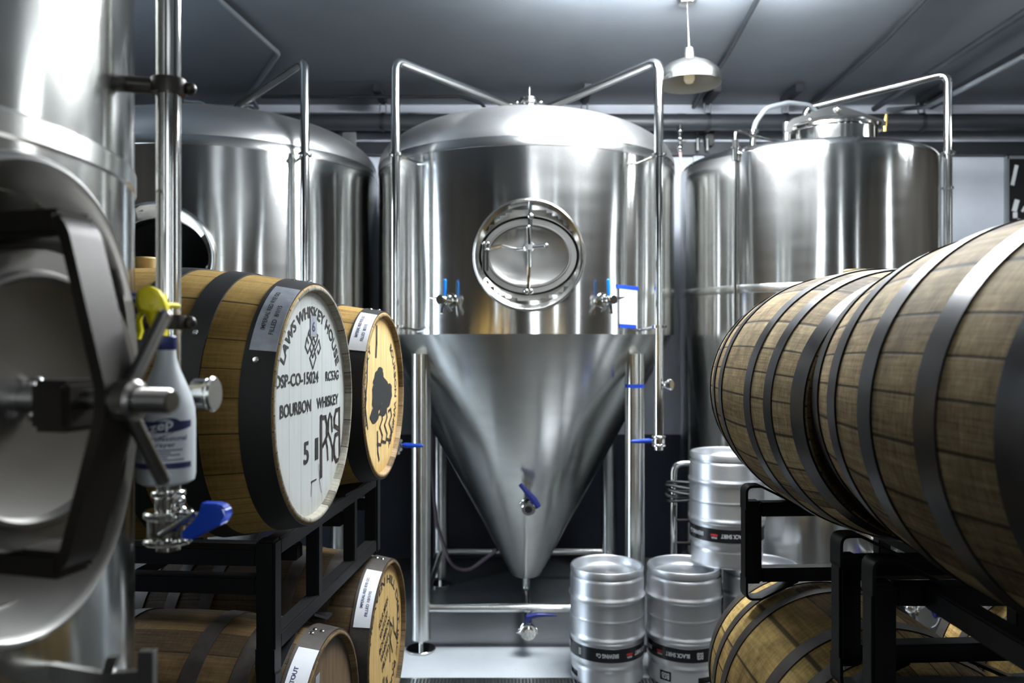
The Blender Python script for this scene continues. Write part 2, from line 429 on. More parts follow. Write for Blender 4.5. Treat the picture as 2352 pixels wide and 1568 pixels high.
for holes, axis, at, mt in ((WF, 'x', YF - .1, 'window'), (WR, 'y', XR + .1, 'window'), (WL, 'y', XL - .1, 'window_left')):
    for a0, a1, z0, z1 in holes:
        nm = f'window_{k}' if mt == 'window' else 'door_1'; k += 1
        fr = MB(); pn = MB()
        def bx(m, a, b, c, d, t):
            cc = ((a + b) / 2, at, (c + d) / 2) if axis == 'x' else (at, (a + b) / 2, (c + d) / 2)
            m.box(cc, (b - a, t, d - c) if axis == 'x' else (t, b - a, d - c))
        e = .05
        bx(fr, a0, a1, z1 - e, z1, .12); bx(fr, a0, a1, z0, z0 + e, .12); bx(fr, a0, a0 + e, z0 + e, z1 - e, .12); bx(fr, a1 - e, a1, z0 + e, z1 - e, .12)
        f = struct(fr.build(nm, M['frame'], smooth=False))
        bx(pn, a0 + e, a1 - e, z0 + e, z1 - e, .02); pn.build('pane', M[mt], f, smooth=False)

# hanging light panels over the aisle, just above the picture
def light_panel(x, y, z, sx, sy, label, k=0):
    t = thing('ceiling_light', label, 'ceiling light', (x, y, z), group='light panels over the aisle')
    f = MB()
    for sgn in (-1, 1):
        f.box((sgn * (sx / 2 + .015), 0, 0), (.03, sy + .06, .05)); f.box((0, sgn * (sy / 2 + .015), 0), (sx, .03, .05))
    f.build('frame', M['frame'], t, smooth=False)
    MB().box((0, 0, 0), (sx, sy, .03)).build('diffuser', M[f'panel{k}'], t, smooth=False)
    for ax in (-1, 1):
        for ay in (-1, 1): MB().cyl((ax * sx * .5, ay * sy * .45, .02), (ax * sx * .5, ay * sy * .45, ZC - z), .004, 6).build('hanger_wire', M['grey_pipe'], t)
def tube_light(x, y, z, ln, ys, label, mat='tube'):
    t = thing('ceiling_light', label, 'ceiling light', (x, y, z), group='open tube lights by the tanks')
    for sx in (-1, 1):
        MB().box((sx * (ln / 2 + .02), sum(ys) / len(ys), 0), (.02, max(ys) - min(ys) + .06, .02)).build('end_bar', M['frame'], t, smooth=False)
        for yy in (min(ys), max(ys)): MB().cyl((sx * (ln / 2 + .02), yy, .02), (sx * (ln / 2 + .02), yy, ZC - z), .004, 6).build('hanger_wire', M['grey_pipe'], t)
    for yy in ys: MB().cyl((-ln / 2, yy, 0), (ln / 2, yy, 0), .019, 14).build('light_tube', M[mat], t)
tube_light(.95, 3.66, 3.625, 1.60, (-.5, -.25, 0, .25, .5), 'open fixture of five white light tubes hanging over the aisle, first from the tanks')
light_panel(.72, .7, 3.30, 1.15, 1.10, 'square white light panel hanging over the aisle, second from the tanks', 1)
light_panel(.72, -1.6, 3.30, 1.15, 1.10, 'square white light panel hanging over the aisle, third from the tanks', 2)
tube_light(3.75, 4.1, 3.40, .7, (-.12, .12), 'open fixture of two white light tubes hanging near the right wall', 'tube_dim')  # added out of view to brighten the right wall and tank

# ------------------------------------------------------------------ valves and fittings
def butterfly(parent, p, axis, hdir, name='butterfly_valve', r=.03, L=.13, grip='blue', hup=(0, 0, 0)):
    """tri-clamp butterfly valve at p (world) along axis with a gripped handle pointing along hdir"""
    p, axis, hdir = Vector(p), Vector(axis).normalized(), Vector(hdir).normalized()
    m = MB()
    for d, rr, h in ((-.03, r * 1.25, .012), (-.014, r * 1.1, .028), (.018, r * 1.25, .012)): m.disc(p + axis * d, axis, rr, h, 24, .002)
    m.cyl(p - axis * .05, p + axis * .05, r * .8, 20)
    side = axis.cross(hdir).normalized()
    for q in (-.022, .022):
        for sg in (-1, 1): m.ball(p + axis * q + side * sg * r * 1.3, r * .3)
    m.cyl(p, p + hdir * r * 1.7, r * .35, 12); m.cyl(p + axis * .02, p + axis * .02 + side * r * 1.9, r * .18, 8)
    v = m.build(name, M['chrome'], parent, world=True)
    g = MB(); a = p + hdir * r * 1.3 + Vector(hup) * .6; b = p + hdir * (r + L) + Vector(hup)
    g.tube([a, a.lerp(b, .15), a.lerp(b, .5), a.lerp(b, .92), b], [r * .32, r * .5, r * .42, r * .32, r * .15], 10)
    h = g.build('valve_handle', M[grip], v); h.data.transform(parent.matrix_basis.inverted())
    lab(h, 'blue plastic valve grip'); return v

def manway(root, R, zc, a=.307, b=.307, na=.268, nb=.212, lip=.025, deep=.045, mat='collar_mid', open_=False, dmat='door_steel', ddeep=None):
    """collar, neck and door of an oval manway in the shell, facing local -y"""
    nseg = 96
    def ring(ea, eb, fy, dz=0):
        out = []
        for i in range(nseg):
            t = 2 * math.pi * i / nseg; x = ea * math.cos(t); z = zc + dz + eb * math.sin(t)
            out.append((x, fy(x), z))
        return out
    sh = lambda o: (lambda x: -math.sqrt(R * R - x * x) - o)
    fl = lambda y: (lambda x: y)
    def rings(m, rr):
        vs = [[m.bm.verts.new(v) for v in r] for r in rr]
        for A, B in zip(vs[:-1], vs[1:]):
            for i in range(nseg): m.bm.faces.new((A[i], A[(i + 1) % nseg], B[(i + 1) % nseg], B[i]))
        return vs
    m = MB()
    rings(m, [ring(a, b, sh(-.004)), ring(a * .995, b * .995, sh(lip * .5)), ring(a * .98, b * .98, sh(lip * .9)), ring(a * .955, b * .955, sh(lip)),
              ring(a * .93, b * .93, sh(lip * .8)), ring(a * .90 + .1 * na, b * .85 + .1 * nb, sh(lip * .4)), ring(na * 1.02, nb * 1.03, fl(-R + deep * .75)), ring(na, nb, fl(-R + deep)), ring(na, nb, fl(-R + deep + .09))])
    col = m.build('manway_collar', M[mat], root, ang=50)
    if open_: return col, None
    d = MB(); y0 = -R + (deep if ddeep is None else ddeep)
    k = na / .268
    vs = rings(d, [ring(na * .975, nb * .97, fl(-R + deep + .03)), ring(na * .975, nb * .97, fl(y0 + .004)), ring(na * .965, nb * .955, fl(y0)), ring(na * .86, nb * .83, fl(y0)), ring(na * .845, nb * .81, fl(y0 - .010 * k)),
                   ring(na * .82, nb * .785, fl(y0 - .010 * k)), ring(na * .80, nb * .76, fl(y0 + .004)), ring(na * .70, nb * .66, fl(y0 + .016 * k)), ring(na * .45, nb * .42, fl(y0 + .026 * k)), ring(na * .2, nb * .19, fl(y0 + .030 * k))])
    d.bm.faces.new(vs[-1])
    return col, d.build('manway_door', M[dmat], root, ang=40)

def fermenter(label, cx, cy, R, z0=1.835, z1=2.845, dome=.345, ztip=.27, rtip=.10, leg=.62, zm=2.255, man_x=0.0, man_open=False):
    t = thing('fermenter_tank', label, 'fermentation tank', (cx, cy, 0))
    n = 64
    zs = [z0 + (z1 - z0) * i / n for i in range(n + 1)]
    hole = lambda x, y, z: y < 0 and (x / .283) ** 2 + ((z - zm) / .245) ** 2 < 1
    MB().lathe([(R - .012, z0 - .004), (R, z0 - .004)] + [(R, z) for z in zs], 192, skip=hole).build('shell', M['tank'], t)
    # weld band and dome
    MB().lathe([(R, z1), (R + .003, z1 + .002), (R + .003, z1 + .05), (R + .0005, z1 + .054)], 160).build('weld_band', M['chrome_soft'], t)
    prof = [(R, z1 + .053)] + [(R * math.cos(q), z1 + .055 + dome * math.sin(q)) for q in [math.pi / 2 * i / 30 for i in range(31)]]
    prof[-1] = (0, z1 + .055 + dome)
    MB().lathe(prof, 160).build('dome', M['dome'], t)
    pr = []
    for i in range(25): 
        f = i / 24; pr.append((R - .010 + (rtip - R + .010) * f, z0 + (ztip - z0) * f))
    pr += [(rtip * .9, ztip - .012), (0, ztip - .018)]
    MB().lathe(pr, 160).build('cone', M['tank_soft'], t)
    for sx in (-1, 1):
        for sy in (-1, 1):
            rr = math.hypot(leg, leg); zt = z0 - (R - rr) / (R - rtip) * (z0 - ztip) + .03
            l = MB().cyl((sx * leg, sy * leg, .07), (sx * leg, sy * leg, zt), .057, 32).build('leg', M['tank_soft'], t)
            MB().cyl((sx * leg, sy * leg, .012), (sx * leg, sy * leg, .08), .014, 14).disc((sx * leg, sy * leg, 0), (0, 0, 1), .085, .014, 32, .003).build('foot', M['chrome'], l)
    for a, b in (((-leg, -leg), (leg, -leg)), ((-leg, leg), (leg, leg)), ((-leg, -leg), (-leg, leg)), ((leg, -leg), (leg, leg))):
        MB().cyl((*a, .245), (*b, .245), .025, 20).build('brace', M['tank_soft'], t)
    return t

def ring_clamp(m, p, r=.035):
    m.lathe([(r * .75, -.008), (r, -.008), (r, .008), (r * .75, .008), (r * .75, -.008)], 20, Matrix.Translation(p))

# ------------------------------------------------------------------ centre fermenter
CX, CY, CR = .092, 5.24, .957
T = fermenter('tall steel conical fermentation tank standing between the two barrel racks, closed oval door', CX, CY, CR)
col, door = manway(T, CR, 2.255)
y0 = -CR
m = MB()   # vertical yoke bar with end knobs
m.tube([(.006, y0 - .01, 2.255 + .285), (.006, y0 - .016, 2.255 + .20), (.0, y0 - .05, 2.285), (-.004, y0 - .012, 2.255 - .19), (-.004, y0 + .0, 2.255 - .21)], [.009, .011, .012, .009, .009], 10)
m.ball((.008, y0 - .02, 2.255 + .205), .02); m.ball((-.016, y0 - .012, 2.255 - .195), .016); m.ball((.008, y0 - .012, 2.255 - .195), .016)
m.build('manway_yoke', M['chrome'], T)
m = MB()
m.cyl((0, y0 + .05, 2.285), (0, y0 - .115, 2.285), .015, 16); m.disc((0, y0 - .07, 2.285), (0, -1, 0), .03, .03, 20, .004)
m.tube([(-.006, y0 - .10, 2.285 + .10), (0, y0 - .10, 2.285), (.002, y0 - .10, 2.285 - .105)], [.011, .012, .012], 10)
m.cyl((0, y0 - .10, 2.285), (.085, y0 - .10, 2.292), .011, 10); m.ball((.088, y0 - .10, 2.293), .015); m.ball((-.006, y0 - .10, 2.39), .013)
m.build('manway_handle', M['chrome'], T)
m = MB()
m.tube(fillet([(-.235, y0 + .0, 2.28), (-.21, y0 - .035, 2.285), (-.15, y0 - .05, 2.298), (-.07, y0 - .055, 2.28), (0, y0 - .055, 2.285)], .03), .010, 10)
for dx in (-.245, -.222): m.cyl((dx, y0 + .005, 2.17), (dx, y0 + .005, 2.315), .008, 10)
m.ball((-.245, y0 + .005, 2.318), .011); m.ball((-.222, y0 + .005, 2.318), .011)
m.build('manway_hinge', M['chrome'], T)

def on_shell(cx, cy, R, px, py):
    """world point of the shell surface seen at picture point px, py"""
    d = Vector(((px - 1176) / FPX, 1)); c = Vector((cx, cy))
    a = d.dot(d); b = -2 * d.dot(c); k_ = c.dot(c) - R * R
    s_ = (-b - math.sqrt(max(0, b * b - 4 * a * k_))) / (2 * a)
    return P(px, py, s_), Vector((d.x * s_ - cx, s_ - cy, 0)).normalized()
def sample_valve(root, p, n, flip=1):
    m = MB(); s_ = Vector((0, 0, 1)).cross(n) * flip      # sideways
    m.disc(p - n * .004, n, .042, .012, 24, .003); m.cyl(p, p + n * .06, .02, 16); m.disc(p + n * .028, n, .033, .02, 24, .004)
    q = p + n * .075
    m.ball(q, .026); m.cyl(q, q + n * .04, .016, 14); m.disc(q + n * .03, n, .026, .014, 20, .003)
    m.tube([q, q + s_ * .06 + V(0, 0, .01), q + s_ * .10 + V(0, 0, .018)], [.015, .008, .002], 10)
    m.tube([q, q + V(0, 0, -.05) + n * .015, q + V(0, 0, -.075) + n * .02], [.014, .010, .009], 10)
    m.tube([q, q - s_ * .03 + V(0, 0, -.045), q - s_ * .05 + V(0, 0, -.065)], [.010, .008, .007], 8)
    m.ball(q - s_ * .035 + V(0, 0, .012), .014)
    v = m.build('sample_valve', M['chrome'], root, world=True)
    g = MB().tube([q + V(0, 0, .02) - s_ * .005, q + V(0, 0, .05) - s_ * .006, q + V(0, 0, .105) - s_ * .008], [.006, .009, .009], 10)
    g.ball(q + V(0, 0, .105) - s_ * .008, .009)
    h = g.build('sample_lever', M['blue_lever'], v); h.data.transform(root.matrix_basis.inverted()); lab(h, 'blue lever on the sample valve')
p, n = on_shell(CX, CY, CR, 1036, 690); sample_valve(T, p, n, -1)
p, n = on_shell(CX, CY, CR, 1383, 690); sample_valve(T, p, n, 1)

# cleaning pipes up both sides
def cip_pipe(root, pts, r=.0255, name='cleaning_pipe', brs=(), cxy=(CX, CY), R=CR, fr=.06, mat='chrome'):
    pp = MB().tube(fillet(pts, fr, 8), r, 18).build(name, M[mat], root, world=True)
    for z in brs:
        m = MB(); q = Vector((pts[0][0], pts[0][1], z)); d = (Vector((*cxy, z)) - q).normalized()
        ring_clamp(m, q, r * 1.55); m.cyl(q - d * r * 1.9, q - d * r * .9, .009, 8)
        m.tube([q + d * r, q + d * .05 + V(0, 0, -.004), q + d * ((Vector((*cxy, z)) - q).length - R + .004) + V(0, 0, -.02)], .008, 8)
        b = m.build('pipe_bracket', M['chrome'], root, world=True)
    return pp
zb = lambda py, Y: CAM_Z - (py - 784) / FPX * Y
cip_pipe(T, [(-.644, 4.40, 1.22), (-.644, 4.40, zb(138, 4.4)), (.005, 5.16, 3.31), (.02, 5.19, 3.2)], brs=(zb(355, 4.4), zb(750, 4.4)))
cip_pipe(T, [(.811, 4.40, 1.25), (.811, 4.40, zb(138, 4.4)), (.19, 5.18, 3.29), (.17, 5.2, 3.22)], brs=(zb(357, 4.4), zb(750, 4.4)))
butterfly(T, (.811, 4.40, zb(1012, 4.4)), (0, 0, 1), (-1, -.15, 0), L=.13)
butterfly(T, (-.644, 4.40, zb(1022, 4.4)), (0, 0, 1), (1, -.15, 0), L=.13)
m = MB(); q = V(.811, 4.40, zb(883, 4.4))
m.cyl(q, q + V(.05, -.03, 0), .013, 12); m.disc(q + V(.045, -.028, 0), (.8, -.6, .05), .033, .025, 24, .006); m.ball(q + V(.04, -.02, .0), .022)
m.build('pipe_port', M['chrome'], T, world=True)
# top fitting
m = MB(); zt = 3.285
m.cyl((.02, -.05, zt - .03), (.02, -.05, zt + .06), .05, 24); m.disc((.02, -.05, zt + .045), (0, 0, 1), .075, .022, 28, .005); m.disc((.02, -.05, zt + .07), (0, 0, 1), .06, .02, 28, .005)
m.cyl((.02, -.05, zt + .08), (.02, -.05, zt + .16), .009, 10); m.ball((.095, -.06, zt + .06), .018); m.ball((-.06, -.06, zt + .06), .015)
m.build('top_fitting', M['chrome'], T)
# bottom outlet: rod, elbow run forward and the valve in front
m = MB(); m.cyl((0, 0, .26), (0, 0, .15), .016, 14); m.disc((0, 0, .205), (0, 0, 1), .026, .014, 18, .003)
m.build('outlet_stub', M['chrome'], T)
m = MB().tube(fillet([(0, 0, .24), (0, 0, .145), (.005, -.70, .145)], .05), .024, 14); m.build('outlet_pipe', M['chrome_soft'], T)
v = butterfly(T, (CX + .0, 4.53, .145), (0, -1, 0), (0, 0, 1), L=.03, r=.036)
g = MB().tube([(CX - .01, 4.51, .20), (CX + .0, 4.50, .235), (CX + .05, 4.49, .250), (CX + .10, 4.49, .250), (CX + .16, 4.49, .246)], [.014, .018, .015, .010, .005], 10)
h = g.build('valve_handle', M['blue_dark'], v); h.data.transform(T.matrix_basis.inverted()); lab(h, 'blue plastic grip bent over to one side')
# racking valve on the cone
zr = zb(1150, 4.72); rr = .10 + (zr - .27) / (1.835 - .27) * (.957 - .10)
m = MB(); a = V(CX + .005, CY - rr + .01, zr + .02); q = a + V(0, -.09, -.035)
m.cyl(a + V(0, .05, .02), q, .026, 18); m.disc(q, (0, -1, -.3), .042, .018, 24, .003); m.disc(q + V(0, -.03, -.01), (0, -1, -.3), .03, .03, 24, .003); m.disc(q + V(0, -.065, -.02), (0, -1, -.3), .042, .016, 24, .003)
m.ball(q + V(.045, -.03, 0), .013); m.ball(q + V(-.045, -.03, 0), .013); m.ball(q + V(.02, -.02, .045), .014)
v = m.build('racking_valve', M['chrome'], T, world=True)
d = MB().disc(q + V(0, -.0815, -.025), (0, -1, -.3), .022, .002, 20).build('valve_mouth', M['dark_void'], v); d.data.transform(T.matrix_basis.inverted())
g = MB().tube([q + V(.055, -.06, -.015), q + V(.03, -.06, .03), q + V(-.01, -.055, .075), q + V(-.05, -.05, .12)], [.022, .022, .016, .012], 10)
h = g.build('valve_handle', M['blue_dark'], v); h.data.transform(T.matrix_basis.inverted())
# tape on the leg, hose hanging behind
MB().lathe([(.0585, zb(890, 4.6) - .0), (.0588, zb(890, 4.6)), (.0588, zb(882, 4.6)), (.0585, zb(882, 4.6))], 24, Matrix.Translation((CX + .62, CY - .62, 0)), arc=(R_(190), R_(330))).build('tape_strip', M['tape'], T, world=True)
hp = [P(1000, 880, 5.8), P(990, 1060, 5.75), P(1002, 1200, 5.7), P(1035, 1300, 5.6), P(1075, 1312, 5.5), P(1105, 1290, 5.4), P(1142, 1262, 5.3)]
MB().tube(fillet(hp, .25, 6), .013, 10).build('drain_hose', M['hose'], T, world=True)

# paper note taped to the shell
p, n = on_shell(CX, CY, CR, 1443, 705); th = math.atan2(n.x, -n.y)
NT = thing('paper_note', 'blank white paper note held with blue tape on the central steel tank', 'paper note', p)
def cyl_fn(r, zc, tilt=0):
    def f(u, v):    # u across, v up, in metres
        a = th + u / CR; return V(CX + (CR + r) * math.sin(a), CY - (CR + r) * math.cos(a), zc + v + u * tilt)
    return f
f = cyl_fn(.004, p.z); f2 = cyl_fn(.0025, p.z); wN, hN = .135, .235
MB().slab(8, 2, lambda u, v: f((u - .5) * wN, (v - .5) * hN), lambda u, v: f2((u - .5) * wN, (v - .5) * hN)).build('sheet', M['paper'], NT, world=True)
for zc, ww in ((p.z + hN / 2 - .008, .165), (p.z - hN / 2 + .010, .128)):
    f = cyl_fn(.0055, zc, -.04); f2 = cyl_fn(.0043, zc, -.04)
    MB().slab(8, 1, lambda u, v: f((u - .5) * ww - .005, (v - .5) * .021), lambda u, v: f2((u - .5) * ww - .005, (v - .5) * .021)).build('tape_strip', M['tape'], NT, world=True)

# ------------------------------------------------------------------ left fermenter
LX, LY, LR = -1.90, 5.24, 1.0
T2 = fermenter('wide steel fermentation tank behind the white-headed barrel, with an open oval doorway', LX, LY, LR, leg=.62)
manway(T2, LR, 2.235, a=.315, b=.30, open_=True)
cip_pipe(T2, [(-1.157, 4.45, 1.1), (-1.157, 4.45, 3.36), (-1.77, 5.14, 3.31), (-1.80, 5.17, 3.22)], brs=(zb(355, 4.45),), cxy=(LX, LY), R=LR)
m = MB(); m.cyl((.1, 0, 3.22), (.1, 0, 3.31), .05, 24); m.disc((.1, 0, 3.29), (0, 0, 1), .07, .025, 24, .005); m.ball((.22, -.15, 3.26), .035)
m.build('top_fitting', M['chrome'], T2)
m = MB(); a = V(.85, -.10, 3.0)
m.box(a + V(0, 0, .07), (.09, .012, .14), None, .004); m.build('lifting_lug', M['chrome_soft'], T2)
m = MB().tube(fillet([P(425, 235, 4.9), P(470, 238, 4.9), P(487, 262, 4.95)], .05), .018, 12); m.build('vent_pipe', M['chrome'], T2, world=True)

# ------------------------------------------------------------------ right bright tank
BX, BY, BR = 1.93, 5.26, .80
T3 = thing('bright_tank', 'smooth steel cylinder tank behind the weathered barrels with a round lid on top', 'beer tank', (BX, BY, 0))
zt_ = 2.90; prof = [(0, .31), (BR - .06, .31), (BR - .015, .325), (BR, .37)] + [(BR, .37 + (zt_ - .37) * i / 30) for i in range(1, 31)]
prof += [(BR - .05 + .05 * math.cos(q), zt_ + .05 * math.sin(q)) for q in [R_(15 * i) for i in range(1, 6)]]
prof += [(r_, zt_ + .05 + .10 * (1 - (r_ / (BR - .05)) ** 2)) for r_ in (.74, .6, .45, .3, .15, 0)]
MB().lathe(prof, 160).build('shell', M['tank'], T3)
MB().lathe([(BR, 2.075), (BR + .0035, 2.08), (BR + .0035, 2.12), (BR, 2.125)], 128).build('weld_band', M['tank_soft'], T3)
for sx in (-1, 1):
    for sy in (-1, 1):
        l = MB().cyl((sx * .48, sy * .48, .05), (sx * .48, sy * .48, .35), .05, 24).build('leg', M['tank_soft'], T3)
        MB().disc((sx * .48, sy * .48, 0), (0, 0, 1), .08, .015, 24, .003).cyl((sx * .48, sy * .48, .01), (sx * .48, sy * .48, .06), .015, 12).build('foot', M['chrome'], l)
mc = V(1.985, 4.93, 3.015); r0 = .262
MB().lathe([(r0, -.05), (r0, .06), (r0 + .018, .062), (r0 + .018, .078), (r0 - .02, .08), (r0 - .02, .0)], 72, Matrix.Translation(mc)).build('lid_ring', M['chrome'], T3, world=True)
MB().lathe([(r0 + .015, .080), (r0 + .018, .088), (r0 + .012, .094), (r0 - .03, .096)] + [(r0 * .85 * math.cos(q), .10 + .05 * math.sin(q)) for q in [R_(10 * i) for i in range(9)]] + [(0, .15)], 72, Matrix.Translation(mc)).build('lid', M['chrome_soft'], T3, world=True)
m = MB(); m.prism([(-.315, .05), (-.31, .105), (-.27, .135), (-.02, .215), (.02, .215), (.29, .125), (.30, .09), (.02, .165), (-.02, .165), (-.26, .085), (-.285, .05)], .05, Matrix.Translation(mc + V(0, -.02, 0)) @ Matrix.Rotation(R_(90), 4, 'X'))
m.ball(mc + V(0, -.075, .19), .022); m.ball(mc + V(-.20, -.16, .10), .018); m.disc(mc + V(-.30, -.045, .0), (0, 0, 1), .024, .12, 16, .006)
m.build('lid_yoke', M['chrome_soft'], T3, world=True)
m = MB(); m.tube([mc + V(.295, -.05, .06), mc + V(.30, -.05, .12), mc + V(.308, -.05, .165)], [.013, .013, .009], 12); o = m.build('clamp_knob', M['gold'], T3, world=True); lab(o, 'brass clamp knob')
cip_pipe(T3, [(2.655, 4.85, .5), (2.655, 4.85, 3.425), (1.96, 5.30, 3.34), (1.93, 5.33, 3.02)], brs=(zb(352, 4.85), ), cxy=(BX, BY), R=BR, r=.024)
m = MB(); ring_clamp(m, V(2.655, 4.85, zb(432, 4.85)), .032); m.build('pipe_joint', M['chrome'], T3, world=True)
m = MB(); sx_, sy_ = 1.322, 4.715
m.tube(fillet([(sx_, sy_, 1.1), (sx_, sy_, zb(300, sy_)), (sx_ + .16, sy_ + .2, zb(290, sy_)), (1.75, 5.1, 3.06)], .03), .010, 10)
m.cyl((sx_, sy_, 2.86), (sx_, sy_, 2.98), .02, 12); m.disc((sx_, sy_, 2.93), (0, 0, 1), .028, .012, 16); m.ball((sx_ + .02, sy_, 2.90), .02)
m.build('sight_pipe', M['chrome'], T3, world=True)
hp = [P(1728, 330, 4.95), P(1732, 285, 4.95), P(1760, 248, 5.0), P(1810, 236, 5.1), P(1860, 242, 5.2), P(1880, 262, 5.25)]
MB().tube(fillet(hp, .15, 6), .016, 10).build('gas_hose', M['grey_pipe'], T3, world=True)
m = MB(); m.cyl(P(1728, 345, 4.95), P(1730, 300, 4.95), .02, 12); m.disc(P(1730, 306, 4.95), (0, 0, 1), .034, .02, 18, .004); m.build('hose_fitting', M['chrome'], T3, world=True)
# low outlet with valve, and a flanged port
p, n = on_shell(BX, BY, BR, 2010, 1240); m = MB(); m.cyl(p, p + n * .09, .05, 24); m.disc(p + n * .06, n, .085, .03, 32, .008); m.disc(p + n * .088, n, .06, .02, 28, .006); m.build('outlet_port', M['chrome'], T3, world=True)
m = MB(); a = P(2125, 1412, 4.0); m.tube(fillet([(BX + .15, 4.75, .36), (BX + .15, 4.4, .37), a + V(0, .1, 0)], .05), .035, 14)
m.disc(a + V(0, .06, 0), (0, -1, 0), .065, .03, 28, .008); m.disc(a, (0, -1, 0), .06, .03, 28, .008); m.ball(a + V(-.06, .03, .03), .03); m.ball(a + V(-.02, .02, .06), .03); m.ball(a + V(-.05, 0, .08), .022)
v = m.build('outlet_valve', M['chrome'], T3, world=True)
g = MB().tube([a + V(.03, -.02, .02), a + V(.09, -.03, .03), a + V(.11, -.03, .12)], [.03, .035, .025], 10)
h = g.build('valve_handle', M['blue_dark'], v); h.data.transform(T3.matrix_basis.inverted())

# ------------------------------------------------------------------ foreground tank
FX, FY, FR, FROT = -1.112, 1.04, .56, R_(75)
T4 = thing('conditioning_tank', 'steel tank at the near left edge with a big oval hatch and spoked handwheel', 'beer tank', (FX, FY, 0), FROT)
fz = 1.727
holeF = lambda x, y, z: y < 0 and (x / .19) ** 2 + ((z - fz) / .235) ** 2 < 1
zs = [1.15 + (2.05 - 1.15) * i / 60 for i in range(61)] + [2.06, 2.3, 2.55, 2.7]
pf = [(.06, .35), (.08, .36)] + [(.08 + (FR - .08) * i / 12, .36 + (1.0 - .36) * i / 12) for i in range(1, 12)] + [(FR - .01, .985), (FR, 1.02)] + [(FR, z) for z in zs]
pf += [(FR * math.cos(q), 2.7 + .2 * math.sin(q)) for q in [R_(10 * i) for i in range(1, 9)]] + [(0, 2.9)]
MB().lathe(pf, 160, skip=holeF).build('shell', M['fore'], T4)
MB().lathe([(FR, 2.02), (FR + .003, 2.024), (FR + .003, 2.05), (FR, 2.054)], 128).build('weld_band', M['tank_soft'], T4)
for k_ in range(4):
    q = R_(45 + 90 * k_); l = MB().cyl((.44 * math.cos(q), .44 * math.sin(q), .03), (.44 * math.cos(q), .44 * math.sin(q), .93), .04, 20).build('leg', M['tank_soft'], T4)
    MB().disc((.44 * math.cos(q), .44 * math.sin(q), 0), (0, 0, 1), .07, .03, 24, .004).build('foot', M['chrome'], l)
manway(T4, FR, fz, a=.205, b=.275, na=.158, nb=.172, lip=.05, deep=.09, mat='collar_steel', ddeep=-.05)
# strap yoke over the hatch
yf = -FR
m = MB(); m.flat(fillet([(0, yf - .005, fz + .195), (0, yf - .100, fz + .195), (0, yf - .150, fz + .015), (0, yf - .150, fz - .015), (0, yf - .100, fz - .180), (0, yf - .005, fz - .180)], .03, 6), .046, .014, (1, 0, 0))
m.build('hatch_strap', M['dark_metal'], T4, ang=25)
m = MB(); m.box((0, yf - .03, fz + .190), (.055, .14, .03), None, .006); m.build('strap_lug', M['dark_metal'], T4); m = MB(); m.box((0, yf - .03, fz - .176), (.055, .14, .03), None, .006); m.build('strap_lug', M['dark_metal'], T4); m = MB(); m.box((0, yf - .088, fz - .006), (.058, .05, .056), None, .006)
m.build('hinge_block', M['dark_metal'], T4)
m = MB(); m.cyl((0, yf + .02, fz), (0, yf - .222, fz), .011, 18)
for i in range(14): m.lathe([(.011, -.002), (.0135, 0), (.011, .002)], 16, Matrix.Translation((0, yf - .168 - i * .0038, fz)) @ Matrix.Rotation(R_(90), 4, 'X'))
m.build('threaded_rod', M['worn_steel'], T4)
hw = MB(); hy = yf - .16
hw.disc((0, hy + .02, fz), (0, -1, 0), .022, .04, 24, .004)
for a in (55, -57):
    d = V(math.cos(R_(a)), 0, math.sin(R_(a))); c = V(0, hy, fz)
    hw.tube([c + d * .015, c + d * .11], .0085, 12); hw.ball(c + d * .112, .009)
hw.build('handwheel', M['worn_steel'], T4)
m = MB(); m.cyl((0, yf + .01, fz), (0, yf - .066, fz), .017, 20); m.disc((0, yf - .018, fz), (0, -1, 0), .034, .014, 28, .004); m.ball((0, yf - .045, fz + .016), .009); m.ball((0, yf - .045, fz - .018), .009)
m.build('spindle_sleeve', M['chrome_soft'], T4)
# bracket near the bottom
a = P(300, 1535, .95)
m = MB(); m.flat([a + V(-.12, .02, -.01), a + V(-.03, 0, -.015), a + V(.02, 0, -.012)], .022, .012, (0, 0, 1)); m.flat([a + V(.02, 0, -.025), a + V(.02, 0, .022)], .018, .012, (1, 0, 0)); m.flat([a + V(-.03, 0, -.02), a + V(-.02, 0, .015)], .012, .01, (1, 0, 0)); m.ball(a + V(.032, 0, -.035), .012)
m.build('latch', M['chrome_soft'], T4, world=True)
# cleaning pipe beside the tank
px_, py_ = P(387, 784, 1.2).x, 1.2
cp = MB().tube([(px_, py_, zb(1150, py_)), (px_, py_, 2.95)], .0178, 28).build('cleaning_pipe', M['chrome'], T4, world=True)
for yy in (200, 740):
    m = MB(); q = V(px_, py_, zb(yy, py_)); d = (V(FX, FY, q.z) - q).normalized(); L_ = (V(FX, FY, q.z) - q).length - FR
    m.lathe([(.0175, -.011), (.025, -.011), (.026, 0), (.025, .011), (.0175, .011), (.0175, -.011)], 24, Matrix.Translation(q)); m.cyl(q + d * .02, q + d * (L_ + .01), .012, 14); m.ball(q - d * .03, .010); m.cyl(q, q - d * .03, .006, 8)
    m.build('pipe_bracket', M['dark_metal'], T4, world=True)
# pressure gauge on a stub
q = V(px_, py_, zb(905, py_)); m = MB(); m.cyl(q, q + V(.04, 0, 0), .0075, 12); m.disc(q + V(.038, 0, 0), (1, -.08, 0), .024, .026, 32, .003); m.disc(q + V(.062, 0, 0), (1, -.08, 0), .027, .009, 32, .003)
m.build('pressure_gauge', M['chrome_soft'], T4, world=True)
